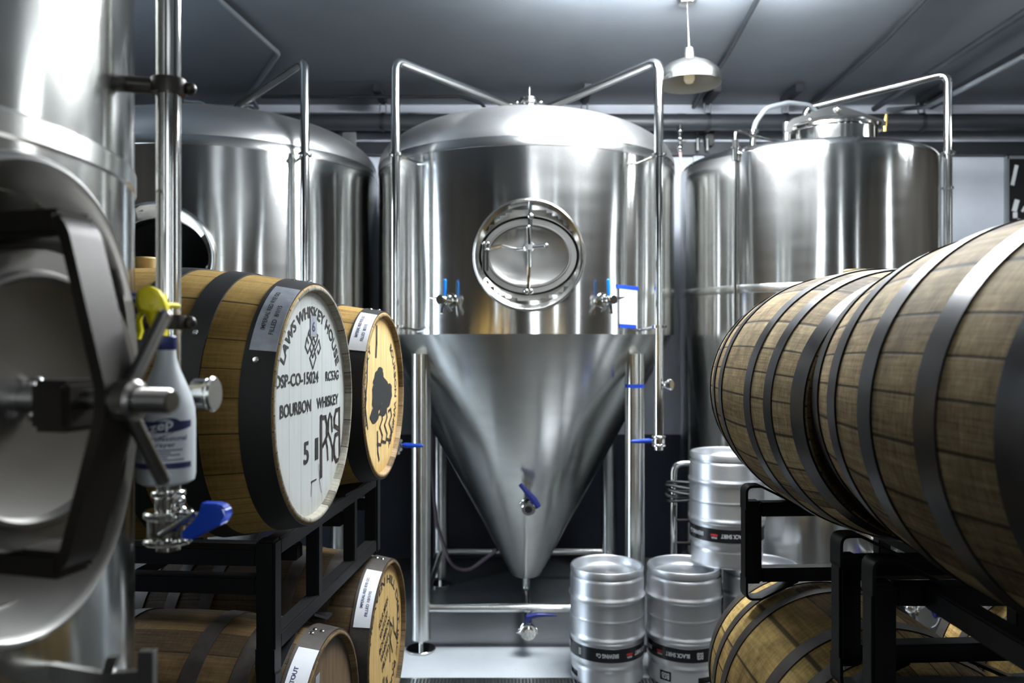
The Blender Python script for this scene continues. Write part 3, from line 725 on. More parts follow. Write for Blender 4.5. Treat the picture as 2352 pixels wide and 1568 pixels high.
# foot valve with the blue handle
q = V(px_, py_, zb(1185, py_)); m = MB()
m.disc(q + V(0, 0, .030), (0, 0, 1), .025, .010, 28, .002); m.disc(q + V(0, 0, .010), (0, 0, 1), .020, .022, 28, .002); m.disc(q + V(0, 0, -.002), (0, 0, 1), .036, .012, 28, .003); m.disc(q + V(0, 0, -.03), (0, 0, 1), .030, .03, 28, .003); m.disc(q + V(0, 0, -.04), (0, 0, 1), .036, .010, 28, .003)
m.cyl(q + V(0, 0, -.05), q + V(0, 0, .05), .018, 20); m.ball(q + V(.026, -.02, .028), .008); m.ball(q + V(.028, -.022, .012), .009); m.ball(q + V(.036, -.01, .004), .008); m.cyl(q, q + V(.05, -.01, -.002), .011, 12)
a, b = P(362, 1232, 1.13), P(445, 1180, 1.18); m.tube([a, b], .0045, 8)
v = m.build('foot_valve', M['chrome'], T4, world=True)
g = MB()
gp = [(455, 1156), (500, 1158), (516, 1168), (518, 1188), (508, 1204), (434, 1243), (413, 1238), (414, 1220), (452, 1192), (462, 1175)]
g._faces([P(x_, y_, 1.15 if y_ > 1200 else 1.17) for x_, y_ in gp] + [P(x_, y_, 1.15 if y_ > 1200 else 1.17) + V(.004, .022, .0) for x_, y_ in gp], [tuple(range(10)), tuple(range(19, 9, -1))] + [(i, (i + 1) % 10, 10 + (i + 1) % 10, 10 + i) for i in range(10)])
bmesh.ops.bevel(g.bm, geom=list(g.bm.edges), offset=.003, segments=2, affect='EDGES')
h = g.build('valve_handle', M['blue'], v); h.data.transform(T4.matrix_basis.inverted()); lab(h, 'bright blue bent valve grip')

# ------------------------------------------------------------------ spray bottle hung on the pipe
bx, by_ = P(382, 784, 1.125).x, 1.125
zb0, zt0 = zb(1108, by_), zb(660, by_)
SB = thing('spray_bottle', 'translucent spray bottle with yellow trigger hung on the steel pipe', 'spray bottle', (bx, by_, zb0), R_(8))
m = MB(); hb = zb(800, by_) - zb0
m.lathe([(0, 0), (.032, 0), (.0375, .004), (.039, .012), (.039, .088), (.038, .105), (.034, .122), (.026, .142), (.0175, .162), (.0135, .176), (.0125, hb), (0, hb)], 48)
m.build('body', M['bottle'], SB)
m = MB(); m.lathe([(.0128, hb - .002), (.0138, hb), (.0138, hb + .016), (.012, hb + .018), (0, hb + .018)], 24); m.build('collar', M['navy'], SB)
m = MB(); z0_ = hb + .018
wl = lambda x_, y_, dy: (P(x_, y_, by_) - V(bx, by_, zb0)) + V(0, dy, 0)
m.tube([(-.001, 0, z0_), wl(366, 770, 0), wl(358, 735, 0), wl(356, 700, 0)], [.010, .009, .010, .014], 16)
hp_ = [(319, 697), (321, 676), (332, 662), (350, 658), (366, 666), (378, 684), (386, 706), (384, 720), (366, 728), (342, 722), (326, 716)]
n_ = len(hp_); ring_ = lambda dy, k: [wl(352 + (x_ - 352) * k, 692 + (y_ - 692) * k, dy) for x_, y_ in hp_]
m._faces(ring_(-.013, .72) + ring_(-.009, 1) + ring_(.009, 1) + ring_(.013, .72), [tuple(range(n_)), tuple(range(4 * n_ - 1, 3 * n_ - 1, -1))] + [(l * n_ + i, l * n_ + (i + 1) % n_, (l + 1) * n_ + (i + 1) % n_, (l + 1) * n_ + i) for l in range(3) for i in range(n_)])
m.build('trigger_head', M['yellow'], SB)
m = MB(); m.flat([wl(330, 712, 0), wl(322, 735, 0), wl(326, 760, 0), wl(320, 778, 0)], .012, .005, (0, 1, 0)); m.build('trigger', M['yellow'], SB)
m = MB(); m.cyl(wl(322, 684, 0), wl(308, 684, 0), .008, 14); m.build('nozzle', M['navy'], SB)
m = MB(); m.tube([wl(372, 700, .008), wl(378, 698, .03), wl(384, 698, .055)], .004, 8)
m.build('hook', M['yellow'], SB)
fb = lambda r: (lambda a, z: V(r * math.sin(a), -r * math.cos(a), z))
lb = MB(); f1, f0 = fb(.0396), fb(.0391)
lb.slab(24, 1, lambda u, v: f1(R_(-62 + 130 * u), .024 + .066 * v), lambda u, v: f0(R_(-62 + 130 * u), .024 + .066 * v))
lbl = lb.build('label', M['label_white'], SB)
m = MB(); f2 = fb(.0399)
m.grid(16, 1, lambda u, v: f2(R_(-62 + 130 * u), .0245 + .008 * v)); m.grid(16, 1, lambda u, v: f2(R_(-62 + 130 * u), .090 - .016 * (.5 + .5 * math.sin(u * 3.0)) * v))
rw = lambda x, y, cx=0, cz=.06: f2(cx / .039 + x / .039, cz + y)
m.text('Professional', .052, .0068, lambda x, y: rw(x, y, .012, .0665)); m.text('Sprayer', .036, .0085, lambda x, y: rw(x, y, .004, .0570))
for i, w_ in enumerate((.050, .034, .046, .030, .052)): m.grid(6, 1, lambda u, v: rw((u - .5) * w_, v * .0016, .008 + (w_ - .052) / 2, .0495 - i * .0034))
m.build('label_print', M['ink_blue'], lbl)
m = MB(); f3 = fb(.0402); ov = lambda s_: [f3(R_(6) + s_ * .62 * math.cos(t), .0805 + s_ * .0125 * math.sin(t) + s_ * .62 * math.cos(t) * .010) for t in [2 * math.pi * i / 40 for i in range(40)]]
m._faces(ov(1.0), [tuple(range(40))]); m.build('logo_oval', M['ink_blue'], lbl)
f4 = fb(.0405); a_ = ov(.86); 
m = MB(); m.text('zep', .030, .013, lambda x, y: f4(R_(6) + x / .039, .0805 + y + x * .26)); m.build('logo_lettering', M['white_ink'], lbl)

# ------------------------------------------------------------------ barrels
BL, RC, RB = .90, .293, .338
def rad(x): return RB - (RB - RC) * (2 * x / BL) ** 2
XM = Matrix.Rotation(R_(90), 4, 'Y')       # turned about z -> turned about x
def bpos(x, a, off=0.0):
    r = rad(x) + off; return V(x, r * math.sin(a), r * math.cos(a))
def rivet(parent, x, a, off):
    p_ = bpos(x, a, off); nn = V(0, math.sin(a), math.cos(a))
    MB().lathe([(.0075, 0), (.0075, .002), (.005, .0045), (0, .005)], 12, Matrix.Translation(p_) @ nn.to_track_quat('Z', 'Y').to_matrix().to_4x4()).build('rivet', M['chrome_soft'], parent)
def barrel(label, loc, rz, wood, hoop, head, group=None, rivets=(), hw=(.058, .042, .046), bung=True, bz=.028, hd=(.155, .285), chime='chime_dark'):
    t = thing('oak_barrel', label, 'barrel', loc, rz, group)
    ns = 28; xs = [-BL / 2 + BL * i / ns for i in range(ns + 1)]
    prof = [(RC - .004, -BL / 2 + .001), (RC, -BL / 2 + .004)] + [(rad(x), x) for x in xs[1:-1]] + [(RC, BL / 2 - .004), (RC - .004, BL / 2 - .001)]
    MB().lathe(prof, 112, XM).build('staves', M[wood], t, ang=50)
    for s_ in (-1, 1):
        q = [(RC - .0035, .0012), (RC - .006, 0), (RC - .011, 0), (RC - .014, .002), (RC - .020, .032)]
        c_ = MB().lathe([(r_, s_ * (BL / 2 - d_)) for r_, d_ in q], 112, XM).build('chime', M[chime], t, ang=50)
    for s_ in (-1, 1):
        xh = s_ * (BL / 2 - .03)
        h = MB().lathe([(0, -.012), (RC - .0175, -.012), (RC - .0175, .012), (0, .012)], 72, Matrix.Translation((xh, 0, 0)) @ XM).build('head', M['head_grey'] if head == 'same' else M[head if s_ > 0 else 'head_dark'], t)
        if s_ > 0: front = h
        for d0, w_, rv in ((.004, hw[0], 0), (hd[0], hw[1], 1), (hd[1], hw[2], 2)):
            xa, xb = s_ * (BL / 2 - d0), s_ * (BL / 2 - d0 - w_); xa, xb = min(xa, xb), max(xa, xb)
            hp_ = MB().lathe([(rad(xa) - .003, xa), (rad(xa) + .0035, xa), (rad((xa + xb) / 2) + .0035, (xa + xb) / 2), (rad(xb) + .0035, xb), (rad(xb) - .003, xb)], 112, XM).build('hoop', M[hoop], t, ang=30)
            if s_ > 0:
                for (k_, a_, fx) in rivets:
                    if k_ == rv: rivet(hp_, xa + (xb - xa) * fx, R_(a_), .003)
    if bung: MB().lathe([(.0, bz), (.028, bz), (.032, bz - .005), (.031, -.01), (0, -.01)], 28, Matrix.Translation((0, 0, RB))).build('bung', M['bung'], t)
    return t, front
def tape_label(t, front, a0, a1, lines, mat='duct', ink='ink', x0=BL / 2 - .060, x1=BL / 2 - .004):
    a0, a1 = R_(a0), R_(a1)
    s = MB().slab(10, 2, lambda u, v: bpos(x0 + (x1 - x0) * v, a0 + (a1 - a0) * u, .0052), lambda u, v: bpos(x0 + (x1 - x0) * v, a0 + (a1 - a0) * u, .0040)).build('tape_label', M[mat], t)
    lab(s, 'silver tape label with handwriting' if mat == 'duct' else 'white tape label with handwriting')
    m = MB(); am = (a0 + a1) / 2; rr = rad(x1)
    for txt, w_, h_, dx, da in lines:
        # reads upwards round the barrel, baseline towards the head
        m.text(txt, w_, h_, lambda x, y: bpos(x0 + dx - y, am + R_(da) + x / rr, .0056))
    m.build('handwriting', M[ink], s)
XF = BL / 2 - .03 + .0125
def hp(u, v, lift=.0006): return V(XF + lift, u, v)
def stroke(m, pts, w, fn=hp, closed=False):
    pts = [Vector((*p_, 0)) for p_ in pts]
    if closed: pts.append(pts[0]); 
    for a, b in zip(pts[:-1], pts[1:]):
        d = (b - a).normalized() * w * .5; nn = Vector((-d.y, d.x, 0)); a_, b_ = a - d, b + d
        m._faces([fn((q).x, (q).y) for q in (a_ + nn, a_ - nn, b_ - nn, b_ + nn)], [(0, 1, 2, 3)])
def arc_text(m, txt, r, h, a_from, a_to, fn=hp):
    """text along a circle, from angle a_from to a_to (degrees, clockwise, read from inside the bottom)"""
    am = R_((a_from + a_to) / 2); w = abs(R_(a_from - a_to)) * r
    m.text(txt, w, h, lambda x, y: fn((r + y) * math.cos(am - x / r), (r + y) * math.sin(am - x / r)))

AL = R_(-5)                                   # the left rack's barrels lean their heads a little to the lens
ax = V(math.cos(AL), math.sin(AL), 0)
def left_center(hx, hy, z): return V(hx, hy, z) - ax * (BL / 2)
B1, H1 = barrel('white-headed oak whiskey barrel with black stencilled lettering, top of the rack', left_center(-.480, 1.98, 1.637), AL, 'wood_left', 'hoop_black', 'head_white',
    rivets=((0, -68, .4), (1, -58, .5), (0, -8, .35), (0, 3, .6)), hw=(.066, .052, .046), chime='chime_grey')
tape_label(B1, H1, -64, -24, [('IMPERIAL RED RYE OD', .125, .010, .017, 2), ('FILLED  8/1/15', .085, .010, .037, -4)])
def line(parent, name, fn_, mat='ink'):
    m = MB(); fn_(m); return m.build(name, M[mat], parent)
m = MB(); arc_text(m, 'LAWS WHISKEY HOUSE', .226, .030, 152, 24); m.build('stencil_lettering', M['ink'], H1); m = MB()
m.text('DSP-CO-15024', .285, .030, lambda x, y: hp(-.095 + x, .064 + y)); m.build('stencil_lettering', M['ink'], H1); m = MB(); m.text('RC53G', .112, .026, lambda x, y: hp(.160 + x, .062 + y))
m.build('stencil_lettering', M['ink'], H1); m = MB(); m.text('BOURBON', .205, .031, lambda x, y: hp(-.110 + x, -.004 + y)); m.build('stencil_lettering', M['ink'], H1); m = MB(); m.text('WHISKEY', .180, .029, lambda x, y: hp(.124 + x, -.004 + y))
m.build('stencil_lettering', M['ink'], H1); m = MB(); m.text('5', .036, .055, lambda x, y: hp(-.042 + x, -.118 + y)); m.build('stencil_lettering', M['ink'], H1); m = MB(); m.text('1', .024, .055, lambda x, y: hp(.034 + x, -.118 + y))
m.build('stencil_lettering', M['ink'], H1); m = MB()
# woven knot emblem
w_ = .0046; cxe, cze = .006, .141
def L_(*q): stroke(m, [(cxe + a * .023, cze + b * .0135) for a, b in q], w_)
L_((-1, -2.1), (0, -4.1), (1, -2.1), (.7, -1.3)); L_((-1, -2.1), (1.3, 1.2), (1.6, 2.0), (1.0, 2.4)); L_((-1.9, 1.6), (-1.4, .6)); L_((-1.9, 1.6), (-2.4, 0), (-1.6, -1.2), (.2, 1.7), (.9, .5))
L_((0, -2), (2.0, 1.2), (2.5, -.4), (1.9, -1.4), (1.5, -.8)); L_((0, -2), (-1, -.2)); L_((-1.4, 2.4), (-.6, 1.4), (.2, .1), (.6, -.7)); L_((-1.2, 2.9), (-1.5, 2.0))
m.build('stencil_emblem', M['ink'], H1)
m = MB(); m.grid(2, 4, lambda u, v: hp(-.014 + .046 * u, .165 + .052 * v, .0012)); g_ = m.build('tape_strip', M['duct'], H1)
m = MB(); m.text('6', .022, .026, lambda x, y: hp(.008 + x, .190 + y, .0016)); m.build('tape_number', M['ink_blue'], H1)
m = MB(); bu, bv, bw = .068, -.105, .011     # burnt brand: mirrored and stacked letters
SX = 1.38
def st(q, w=bw): stroke(m, [(bu + a * SX, bv + b) for a, b in q], w, lambda u, v: hp(u, v, .0009))
st([(0, .062), (0, -.085)], .016); st([(0, .062), (.026, .060), (.034, .040), (.033, .010), (.010, -.012)]); st([(.010, -.012), (.030, -.002), (.036, -.02), (.040, -.052)], .008)
st([(.044, .05), (.052, .066), (.062, .055), (.066, .018)], .008); st([(.044, .05), (.042, .018), (.056, -.002), (.068, -.028), (.068, -.06)], .008)
st([(.112, .072), (.090, .070), (.080, .050), (.080, .030), (.112, .016)]); st([(.112, .072), (.114, -.066)]); st([(.112, .006), (.086, .004), (.078, -.020), (.080, -.052), (.092, -.068), (.114, -.066)])
o = m.build('burnt_brand', M['burn'], H1); lab(o, 'dark burnt-in brand letters')
m = MB(); stroke(m, [(-.005, -.195), (.03, -.195)], .004); stroke(m, [(-.002, -.195), (-.008, -.23)], .0025); stroke(m, [(.05, -.16), (.056, -.2), (.07, -.235)], .0025); m.build('head_crack', M['burn'], H1)

B2, H2 = barrel('pale yellow-headed oak barrel behind the white-headed one, dark blot on its head', left_center(-.450, 2.84, 1.600), AL, 'wood_left', 'hoop_black', 'head_yellow',
    rivets=((0, -8, .35), (0, 3, .6)), hw=(.062, .045, .046), chime='chime_tan')
tape_label(B2, H2, -58, -20, [('IMPERIAL RED RYE OD', .115, .010, .017, 2), ('FILLED  8/1/15', .08, .010, .037, -4)], mat='label_white', ink='ink_blue')
m = MB()
arc_text(m, 'BOURBON WHISKEY', .220, .030, 52, -62); m.build('stencil_lettering', M['ink'], H2); m = MB(); arc_text(m, 'KENTUCKY', .222, .024, 205, 130)
m.build('stencil_lettering', M['ink'], H2); m = MB()
stroke(m, [(-.060, .238), (-.062, .185), (-.07, .142)], .018); m.build('stencil_stripe', M['ink'], H2); m = MB(); stroke(m, [(-.05, -.13), (-.045, -.20), (-.03, -.225)], .014)
m.build('stencil_stripe', M['ink'], H2); m = MB()
stroke(m, [(-.215, .15), (-.222, .05), (-.20, 0), (-.228, -.1), (-.19, -.16)], .014); stroke(m, [(-.18, .16), (-.185, .06), (-.21, -.02), (-.18, -.1)], .010); stroke(m, [(-.24, .06), (-.245, -.06), (-.22, -.1)], .011)
m.build('stencil_flourish', M['ink'], H2); m = MB()
for i_, (cx_, cy_, ra, rb_) in enumerate(((-.03, .055, .075, .035), (.0, .02, .10, .045), (-.05, .0, .075, .055), (.08, -.015, .075, .04), (-.09, -.065, .055, .028), (.03, -.055, .05, .025), (.12, .005, .04, .03), (-.02, .078, .045, .022))):
    m._faces([hp(cx_ + ra * (1 + .12 * math.sin(5 * t + cx_ * 90)) * math.cos(t), cy_ + rb_ * math.sin(t), .0006 + i_ * .00012) for t in [2 * math.pi * i / 26 for i in range(26)]], [tuple(range(26))])
m.build('stencil_print', M['ink'], H2)
m = MB(); bu, bv, SX = -.03, -.118, 1.9
for dx in (0, .036, .072):
    st([(dx, .05), (dx + .02, .055), (dx + .026, .03), (dx + .006, .005), (dx + .026, -.03), (dx + .014, -.06), (dx - .012, -.05)], .010)
o = m.build('burnt_brand', M['burn'], H2); lab(o, 'dark burnt-in brand letters')

ZL = .665
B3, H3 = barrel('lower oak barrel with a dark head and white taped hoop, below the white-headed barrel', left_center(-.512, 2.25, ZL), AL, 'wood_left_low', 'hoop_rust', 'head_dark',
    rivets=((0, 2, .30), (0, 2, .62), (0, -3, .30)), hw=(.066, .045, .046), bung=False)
tape_label(B3, H3, -70, -17, [('IMPERIAL RYE STOUT', .165, .012, .017, -2), ('FILLED 8/15/15', .10, .012, .038, -16)], mat='label_white', ink='ink_blue')
m = MB(); m.grid(1, 4, lambda u, v: hp(-.10 + .035 * u + .02 * v, .10 + .11 * v, .0012)); o = m.build('tape_strip', M['duct'], H3)
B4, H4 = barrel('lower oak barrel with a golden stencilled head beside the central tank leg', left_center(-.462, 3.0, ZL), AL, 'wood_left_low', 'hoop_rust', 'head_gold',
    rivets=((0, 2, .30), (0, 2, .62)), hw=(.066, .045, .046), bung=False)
tape_label(B4, H4, -62, -18, [('IMPERIAL RED RYE OD', .12, .010, .017, 2), ('FILLED 10/1/15', .09, .010, .037, -6)], mat='label_white', ink='ink_blue')
m = MB(); rot = R_(27)
def rt(cu_, cv_): return lambda x, y: hp(cu_ + x * math.cos(rot) - y * math.sin(rot), cv_ + x * math.sin(rot) + y * math.cos(rot))
arc_text(m, 'HEAVEN HILL DIST', .222, .032, 165, -5); m.build('stencil_lettering', M['ink'], H4); m = MB(); arc_text(m, 'INC BARDSTOWN KY', .222, .026, 350, 200); m.build('stencil_lettering', M['ink'], H4)
for i, (s_, w_) in enumerate((('SOUR MASH', .15), ('KENTUCKY', .13), ('BOURBON', .17), ('WHISKEY', .14), ('FILLED', .12))):
    m = MB(); m.text(s_, w_, .028, rt(-.02 + i * .008, .11 - i * .045)); m.build('stencil_lettering', M['ink'], H4)
m = MB(); m.text('10', .03, .05, lambda x, y: hp(-.02 + x, -.155 + y)) ; m.build('stencil_lettering', M['ink'], H4); m = MB(); m.text('06', .03, .05, lambda x, y: hp(.03 + x, -.17 + y)); m.build('stencil_lettering', M['ink'], H4); m = MB(); m.text('C D', .05, .03, lambda x, y: hp(.14 + x, -.15 + y))
m.build('stencil_lettering', M['ink'], H4)
m = MB(); bu, bv, SX = .08, -.02, 1.3
st([(0, .06), (0, -.09)], .009); st([(0, .06), (.03, .03), (.004, -.01), (.03, -.07)], .009); st([(.04, .06), (.05, 0), (.08, -.03)], .008); st([(.095, .10), (.095, -.05), (.075, -.03), (.095, .0)], .009)
o = m.build('burnt_brand', M['burn'], H4); lab(o, 'dark burnt-in brand letters')

XR_, ZR = .945, .729
barrel('weathered grey oak barrel at the near right edge of the photo, top of the rack', (XR_, 1.275, 1.668), R_(90), 'wood_right', 'hoop_steel', 'same', hw=(.055, .052, .055), bung=False, hd=(.145, .322))
barrel('weathered grey oak barrel in the middle of the right side, yellow bung on top', (XR_ - .003, 2.185, 1.640), R_(89), 'wood_right', 'hoop_steel', 'same', hw=(.055, .042, .046), rivets=((0, 0, .5),), bz=.010)
barrel('stained oak barrel below the upright steel kegs, under the right rack', (XR_, 2.185, ZR), R_(90), 'wood_right_low', 'hoop_rust', 'same', bung=False)
barrel('golden oak barrel seen through the gap in the right rack, second in the lower row', (XR_ + .735, 2.185, ZR), R_(90), 'wood_right_low', 'hoop_rust', 'same', bung=False)
barrel('shadowed oak barrel low under the near right rack, nearest the lens', (XR_, 1.235, ZR), R_(90), 'wood_right_low', 'hoop_rust', 'same', bung=False)

# ------------------------------------------------------------------ racks
def rack(label, cx, cy, z0, rz, length, wide=.737, up=(), dn=(), verts=(.35, .70), ends=(.068, .272), lift=0.0, topz=.272, sad=.287, foot=(.05, .05), inset=0.0):
    """long side along local x; two side frames joined by cross bars; lift stands a floor rack on longer posts"""
    t = thing('barrel_rack', label, 'barrel rack', (cx, cy, z0), rz)
    hl, hw_ = length / 2, wide / 2; H = .355; w = .05
    for sy in (-1, 1):
        y = sy * (hw_ - w / 2)
        for sx, ft in ((-1, foot[0]), (1, foot[1])): MB().box((sx * (hl - w / 2), y, (topz + .025 + lift + ft) / 2), (w, w, topz + .025 + lift - ft), None, .006).build('post', M['rack'], t, ang=30)
        for z in (.075, topz): MB().box((0, y, z + lift), (length - 2 * w, w * .9, .042), None, .004).build('rail', M['rack'], t, ang=30)
        for f in verts: MB().box((-hl + length * f, y, (.075 + topz) / 2 + lift), (w * .75, w * .8, topz - .085), None, .004).build('upright', M['rack'], t, ang=30)
        def saddle(pts): MB().flat(fillet(pts, .02, 4), w, .007, (0, 1, 0)).build('saddle', M['rack'], t, ang=30)
        for sc, dz, out in [(*q, 1) for q in up] + [(q, 0, -1) for q in dn]:   # bent flat saddles that cradle a barrel
            for s_ in (-1, 1):
                end = abs(sc + s_ * .235) > hl - .045; x0 = s_ * (hl - .0035) if end else sc + s_ * .235
                if abs(sc + s_ * .07) > hl - .06: continue
                if out > 0: saddle(([(x0, y, topz + lift)] if end else []) + [(x0, y, .342 + dz + lift), (x0 - s_ * .045, y, .342 + dz + lift), (sc + s_ * .07, y, sad + dz + lift)])
                else: saddle(([(x0, y, .07)] if end else []) + [(x0, y, .004), (x0 - s_ * .045, y, .004), (sc + s_ * .07, y, .057)])
    for sx in (-1, 1):
        for z in ends: MB().box((sx * (hl - w / 2 - inset), 0, z + lift), (w * .9, wide - 2 * w, .045), None, .004).build('cross_bar', M['rack'], t, ang=30)
    for f in (.3, .7): MB().box((-hl + length * f, 0, .235 + lift), (w, wide - 2 * w, .045), None, .004).build('cross_bar', M['rack'], t, ang=30)
    return t
# left pair: local x runs into the picture
ARL = AL + R_(90)
rc = V(-.575, 2.53, 0) - V(math.cos(AL), math.sin(AL), 0) * .3435
rack('black steel rack carrying the white-headed and yellow-headed barrels', rc.x, rc.y, .945, ARL, 1.06, up=((-.55, .036), (.31, 0)), dn=(-.30,), ends=(.228, .300), topz=.318, sad=.335, foot=(-.032, .046))
rack('black steel floor rack under the lower left barrels', rc.x + .02, rc.y + .1, 0, ARL, 1.20, up=((-.38, 0), (.36, 0)), lift=.022, foot=(0, 0))
XK = .715 + .60
rack('black steel rack carrying the weathered barrel with the yellow bung', XK, 2.14, 1.012, R_(3), 1.20, .66, up=((-.37, 0), (.38, 0)), dn=(-.37, .38), verts=(.36, .66), ends=(), foot=(.05, .05))
rack('black steel rack carrying the nearest weathered barrel at the right edge', XK, 1.30, 1.012, 0, 1.20, .66, up=((-.37, 0), (.38, 0)), dn=(-.37, .38), verts=(.36, .66), ends=(.272,), inset=.10)
rack('black steel floor rack under the two lower right barrels', XK, 2.15, 0, 0, 1.20, .66, up=((-.37, 0), (.38, 0)), lift=.10, foot=(0, 0))
rack('black steel floor rack under the shadowed barrel nearest the lens', XK, 1.235, 0, 0, 1.20, .66, up=((-.37, 0), (.38, 0)), lift=.10, foot=(0, 0))

# ------------------------------------------------------------------ kegs
KH = .594
def make_keg(label, loc, yaw):
    t = thing('steel_keg', label, 'keg', loc, yaw, 'upside-down steel kegs')
    r = .196
    pr = [(.150, .02), (.172, .012), (.183, .0), (.188, .004), (.190, .012), (.190, .085), (.187, .092), (.187, .100), (.1945, .112), (r, .124), (r, .220)]
    def rib(z, h, a): return [(r + a * (.5 - .5 * math.cos(2 * math.pi * i / 10)), z - h / 2 + h * i / 10) for i in range(11)]
    pr += rib(.243, .044, .008) + [(r, .33)] + rib(.342, .02, .002) + [(r, .40)] + rib(.446, .044, .008)
    pr += [(r, .535), (.1945, .546), (.188, .552), (.188, .558), (.194, .562), (.195, .585), (.192, .592), (.187, .594), (.182, .590), (.181, .574), (.178, .556), (.168, .546), (.14, .549), (.13, .553), (.06, .558), (0, .559)]
    # fine band where the hand slots are cut
    k = pr.index((.190, .012)); fine = [(.190, .012 + (.085 - .012) * i / 12) for i in range(13)]
    pr[k:k + 2] = fine
    def slot(x, y, z):
        a = math.degrees(math.atan2(x, -y))
        for c in (-75, 105):
            d = (a - c + 180) % 360 - 180
            if (abs(d) / 15.5) ** 4 + (abs(z - .046) / .0165) ** 4 < 1 and math.hypot(x, y) > .185: return True
        return False
    MB().lathe(pr, 144, skip=slot).build('body', M['keg'], t, ang=45)
    MB().lathe([(.19, .012), (.182, .016), (.182, .09), (.187, .096)], 96).build('inner_skirt', M['dark_metal'], t)
    bd = MB().lathe([(r, .140), (r + .0012, .141), (r + .0012, .2095), (r, .2105)], 96).build('label_band', M['band'], t)
    fn = lambda a0: (lambda x, y: V((r + .0018) * math.sin(R_(a0) - x / r), -(r + .0018) * math.cos(R_(a0) - x / r), .1755 - y))
    m = MB()
    for k_ in (0, 180):
        m.text('BLACK SHIRT', .125, .022, fn(58 + k_)); m.text('BREWING Co', .115, .022, fn(-6 + k_)); m.text('BSB', .034, .036, fn(-88 + k_)); m.text('BSB', .016, .036, fn(-52 + k_))
        m.text('BEER', .03, .008, lambda x, y: fn(29 + k_)(x, y + .012))
    m.build('band_lettering', M['white_ink'], bd)
    m = MB()
    for k_ in (0, 180):
        f_ = fn(29 + k_); m._faces([f_(x, y) for x, y in ((-.02, -.004), (-.012, -.008), (.012, -.008), (.02, -.004), (.017, .004), (.008, .002), (0, .006), (-.008, .002), (-.017, .004))], [tuple(range(9))])
    m.build('band_emblem', M['red_ink'], bd)
    return t
KY = 4.265
K1 = make_keg('upright steel keg standing on the floor directly in front of the tank leg', ((1394 - 1176) / FPX * KY, KY, .006), 0)
def keg_copy(label, loc, yaw):
    c = copy_tree(K1); c.location = loc; c.rotation_euler = (0, 0, yaw); c['label'] = label; return c
K2 = keg_copy('upright steel keg between two others, supporting the raised keg', ((1571 - 1176) / FPX * KY, KY, .006), R_(100))
K3 = keg_copy('steel keg hidden mostly behind the rack post and raised keg', (1.338, KY + .02, .006), R_(40))
K4 = keg_copy('raised steel keg stacked on top of two others', ((1669 - 1176) / FPX * 4.33, 4.33, .006 + KH), R_(-63))
m = MB(); f_ = lambda x, y: V(.1912 * math.sin(R_(-142) + x / .19), -.1912 * math.cos(R_(-142) + x / .19), .055 + y)
m.grid(4, 1, lambda u, v: f_((u - .5) * .065, (v - .5) * .05)); o = m.build('sticker', M['band'], K2)
m = MB(); f2_ = lambda x, y: V(.1918 * math.sin(R_(-142) - x / .19), -.1918 * math.cos(R_(-142) - x / .19), .055 - y); m.text('BSB', .045, .032, f2_); m.build('sticker_lettering', M['white_ink'], o)

# ------------------------------------------------------------------ hand truck behind the kegs with a cable round it
HT = thing('hand_truck', 'chrome tube hand truck standing behind the raised keg', 'hand truck', (1.09, 4.62, 0))
xl, yh = P(1547, 784, 4.62).x, 4.62; xr = xl + .31
zt = zb(1064, yh)
MB().tube(fillet([(xl, yh, .06), (xl, yh, zt), (xr, yh, zt), (xr, yh, .06)], .06, 8), .019, 16).build('tube_frame', M['chrome'], HT, world=True)
for z in (.3, .62, zb(1195, yh)): MB().cyl((xl, yh, z), (xr, yh, z), .010, 12).build('cross_bar', M['dark_metal'], HT, world=True)
MB().box(((xl + xr) / 2, yh - .02, .05), (.33, .06, .03), None, .003).build('toe_plate', M['dark_metal'], HT, world=True)
for x in (xl + .04, xr - .04): MB().lathe([(0, -.02), (.03, -.02), (.05, -.025), (.08, -.022), (.085, 0), (.08, .022), (.05, .025), (.03, .02), (0, .02)], 28, Matrix.Translation((x, yh + .075, .085)) @ XM).build('wheel', M['rubber'], HT, world=True)
m = MB()
for i in range(5):
    z = zb(1108 + i * 9, yh); pts = [V((xl + xr) / 2 + (.19 + .008 * (i % 2)) * math.cos(q), yh + (.060 + .006 * (i % 3)) * math.sin(q), z + .012 * math.sin(2 * q + i)) for q in [2 * math.pi * j / 40 for j in range(41)]]
    m.tube(pts, .008, 8)
tag(m.build('cable_coil', M['rubber']), 'black cable wound round the chrome hand truck', 'cable')

# ------------------------------------------------------------------ pendant lamp
lx, ly = P(1583, 784, 4.57).x, 4.57; lz = zb(192, ly)
PL = thing('pendant_lamp', 'round metal pendant lamp with white inside hanging by the central tank', 'pendant lamp', (lx, ly, lz))
po = [(.180, -.005), (.181, .0), (.180, .030), (.176, .048), (.160, .075), (.125, .105), (.08, .125), (.040, .135), (.034, .137)]
MB().lathe(po + [(.033, .165), (.028, .20), (.022, .206), (0, .207)], 72).build('lamp_shade', M['shade_out'], PL)
MB().lathe([(.1795, -.005), (.177, .03), (.172, .046), (.156, .072), (.122, .101), (.078, .121), (.03, .130), (0, .131)], 72).build('shade_lining', M['shade_in'], PL)
MB().lathe([(0, .0), (.02, .004), (.03, .02), (.031, .04), (.02, .07), (.016, .1), (.016, .131)], 24).build('bulb', M['bulb'], PL)
MB().cyl((0, 0, .2), (-.012, 0, ZC - lz - .02), .004, 8).build('cord', M['chrome_soft'], PL)
MB().lathe([(0, ZC - lz - .03), (.05, ZC - lz - .025), (.06, ZC - lz), (0, ZC - lz)], 28, Matrix.Translation((-.012, 0, 0))).build('canopy', M['shade_out'], PL)

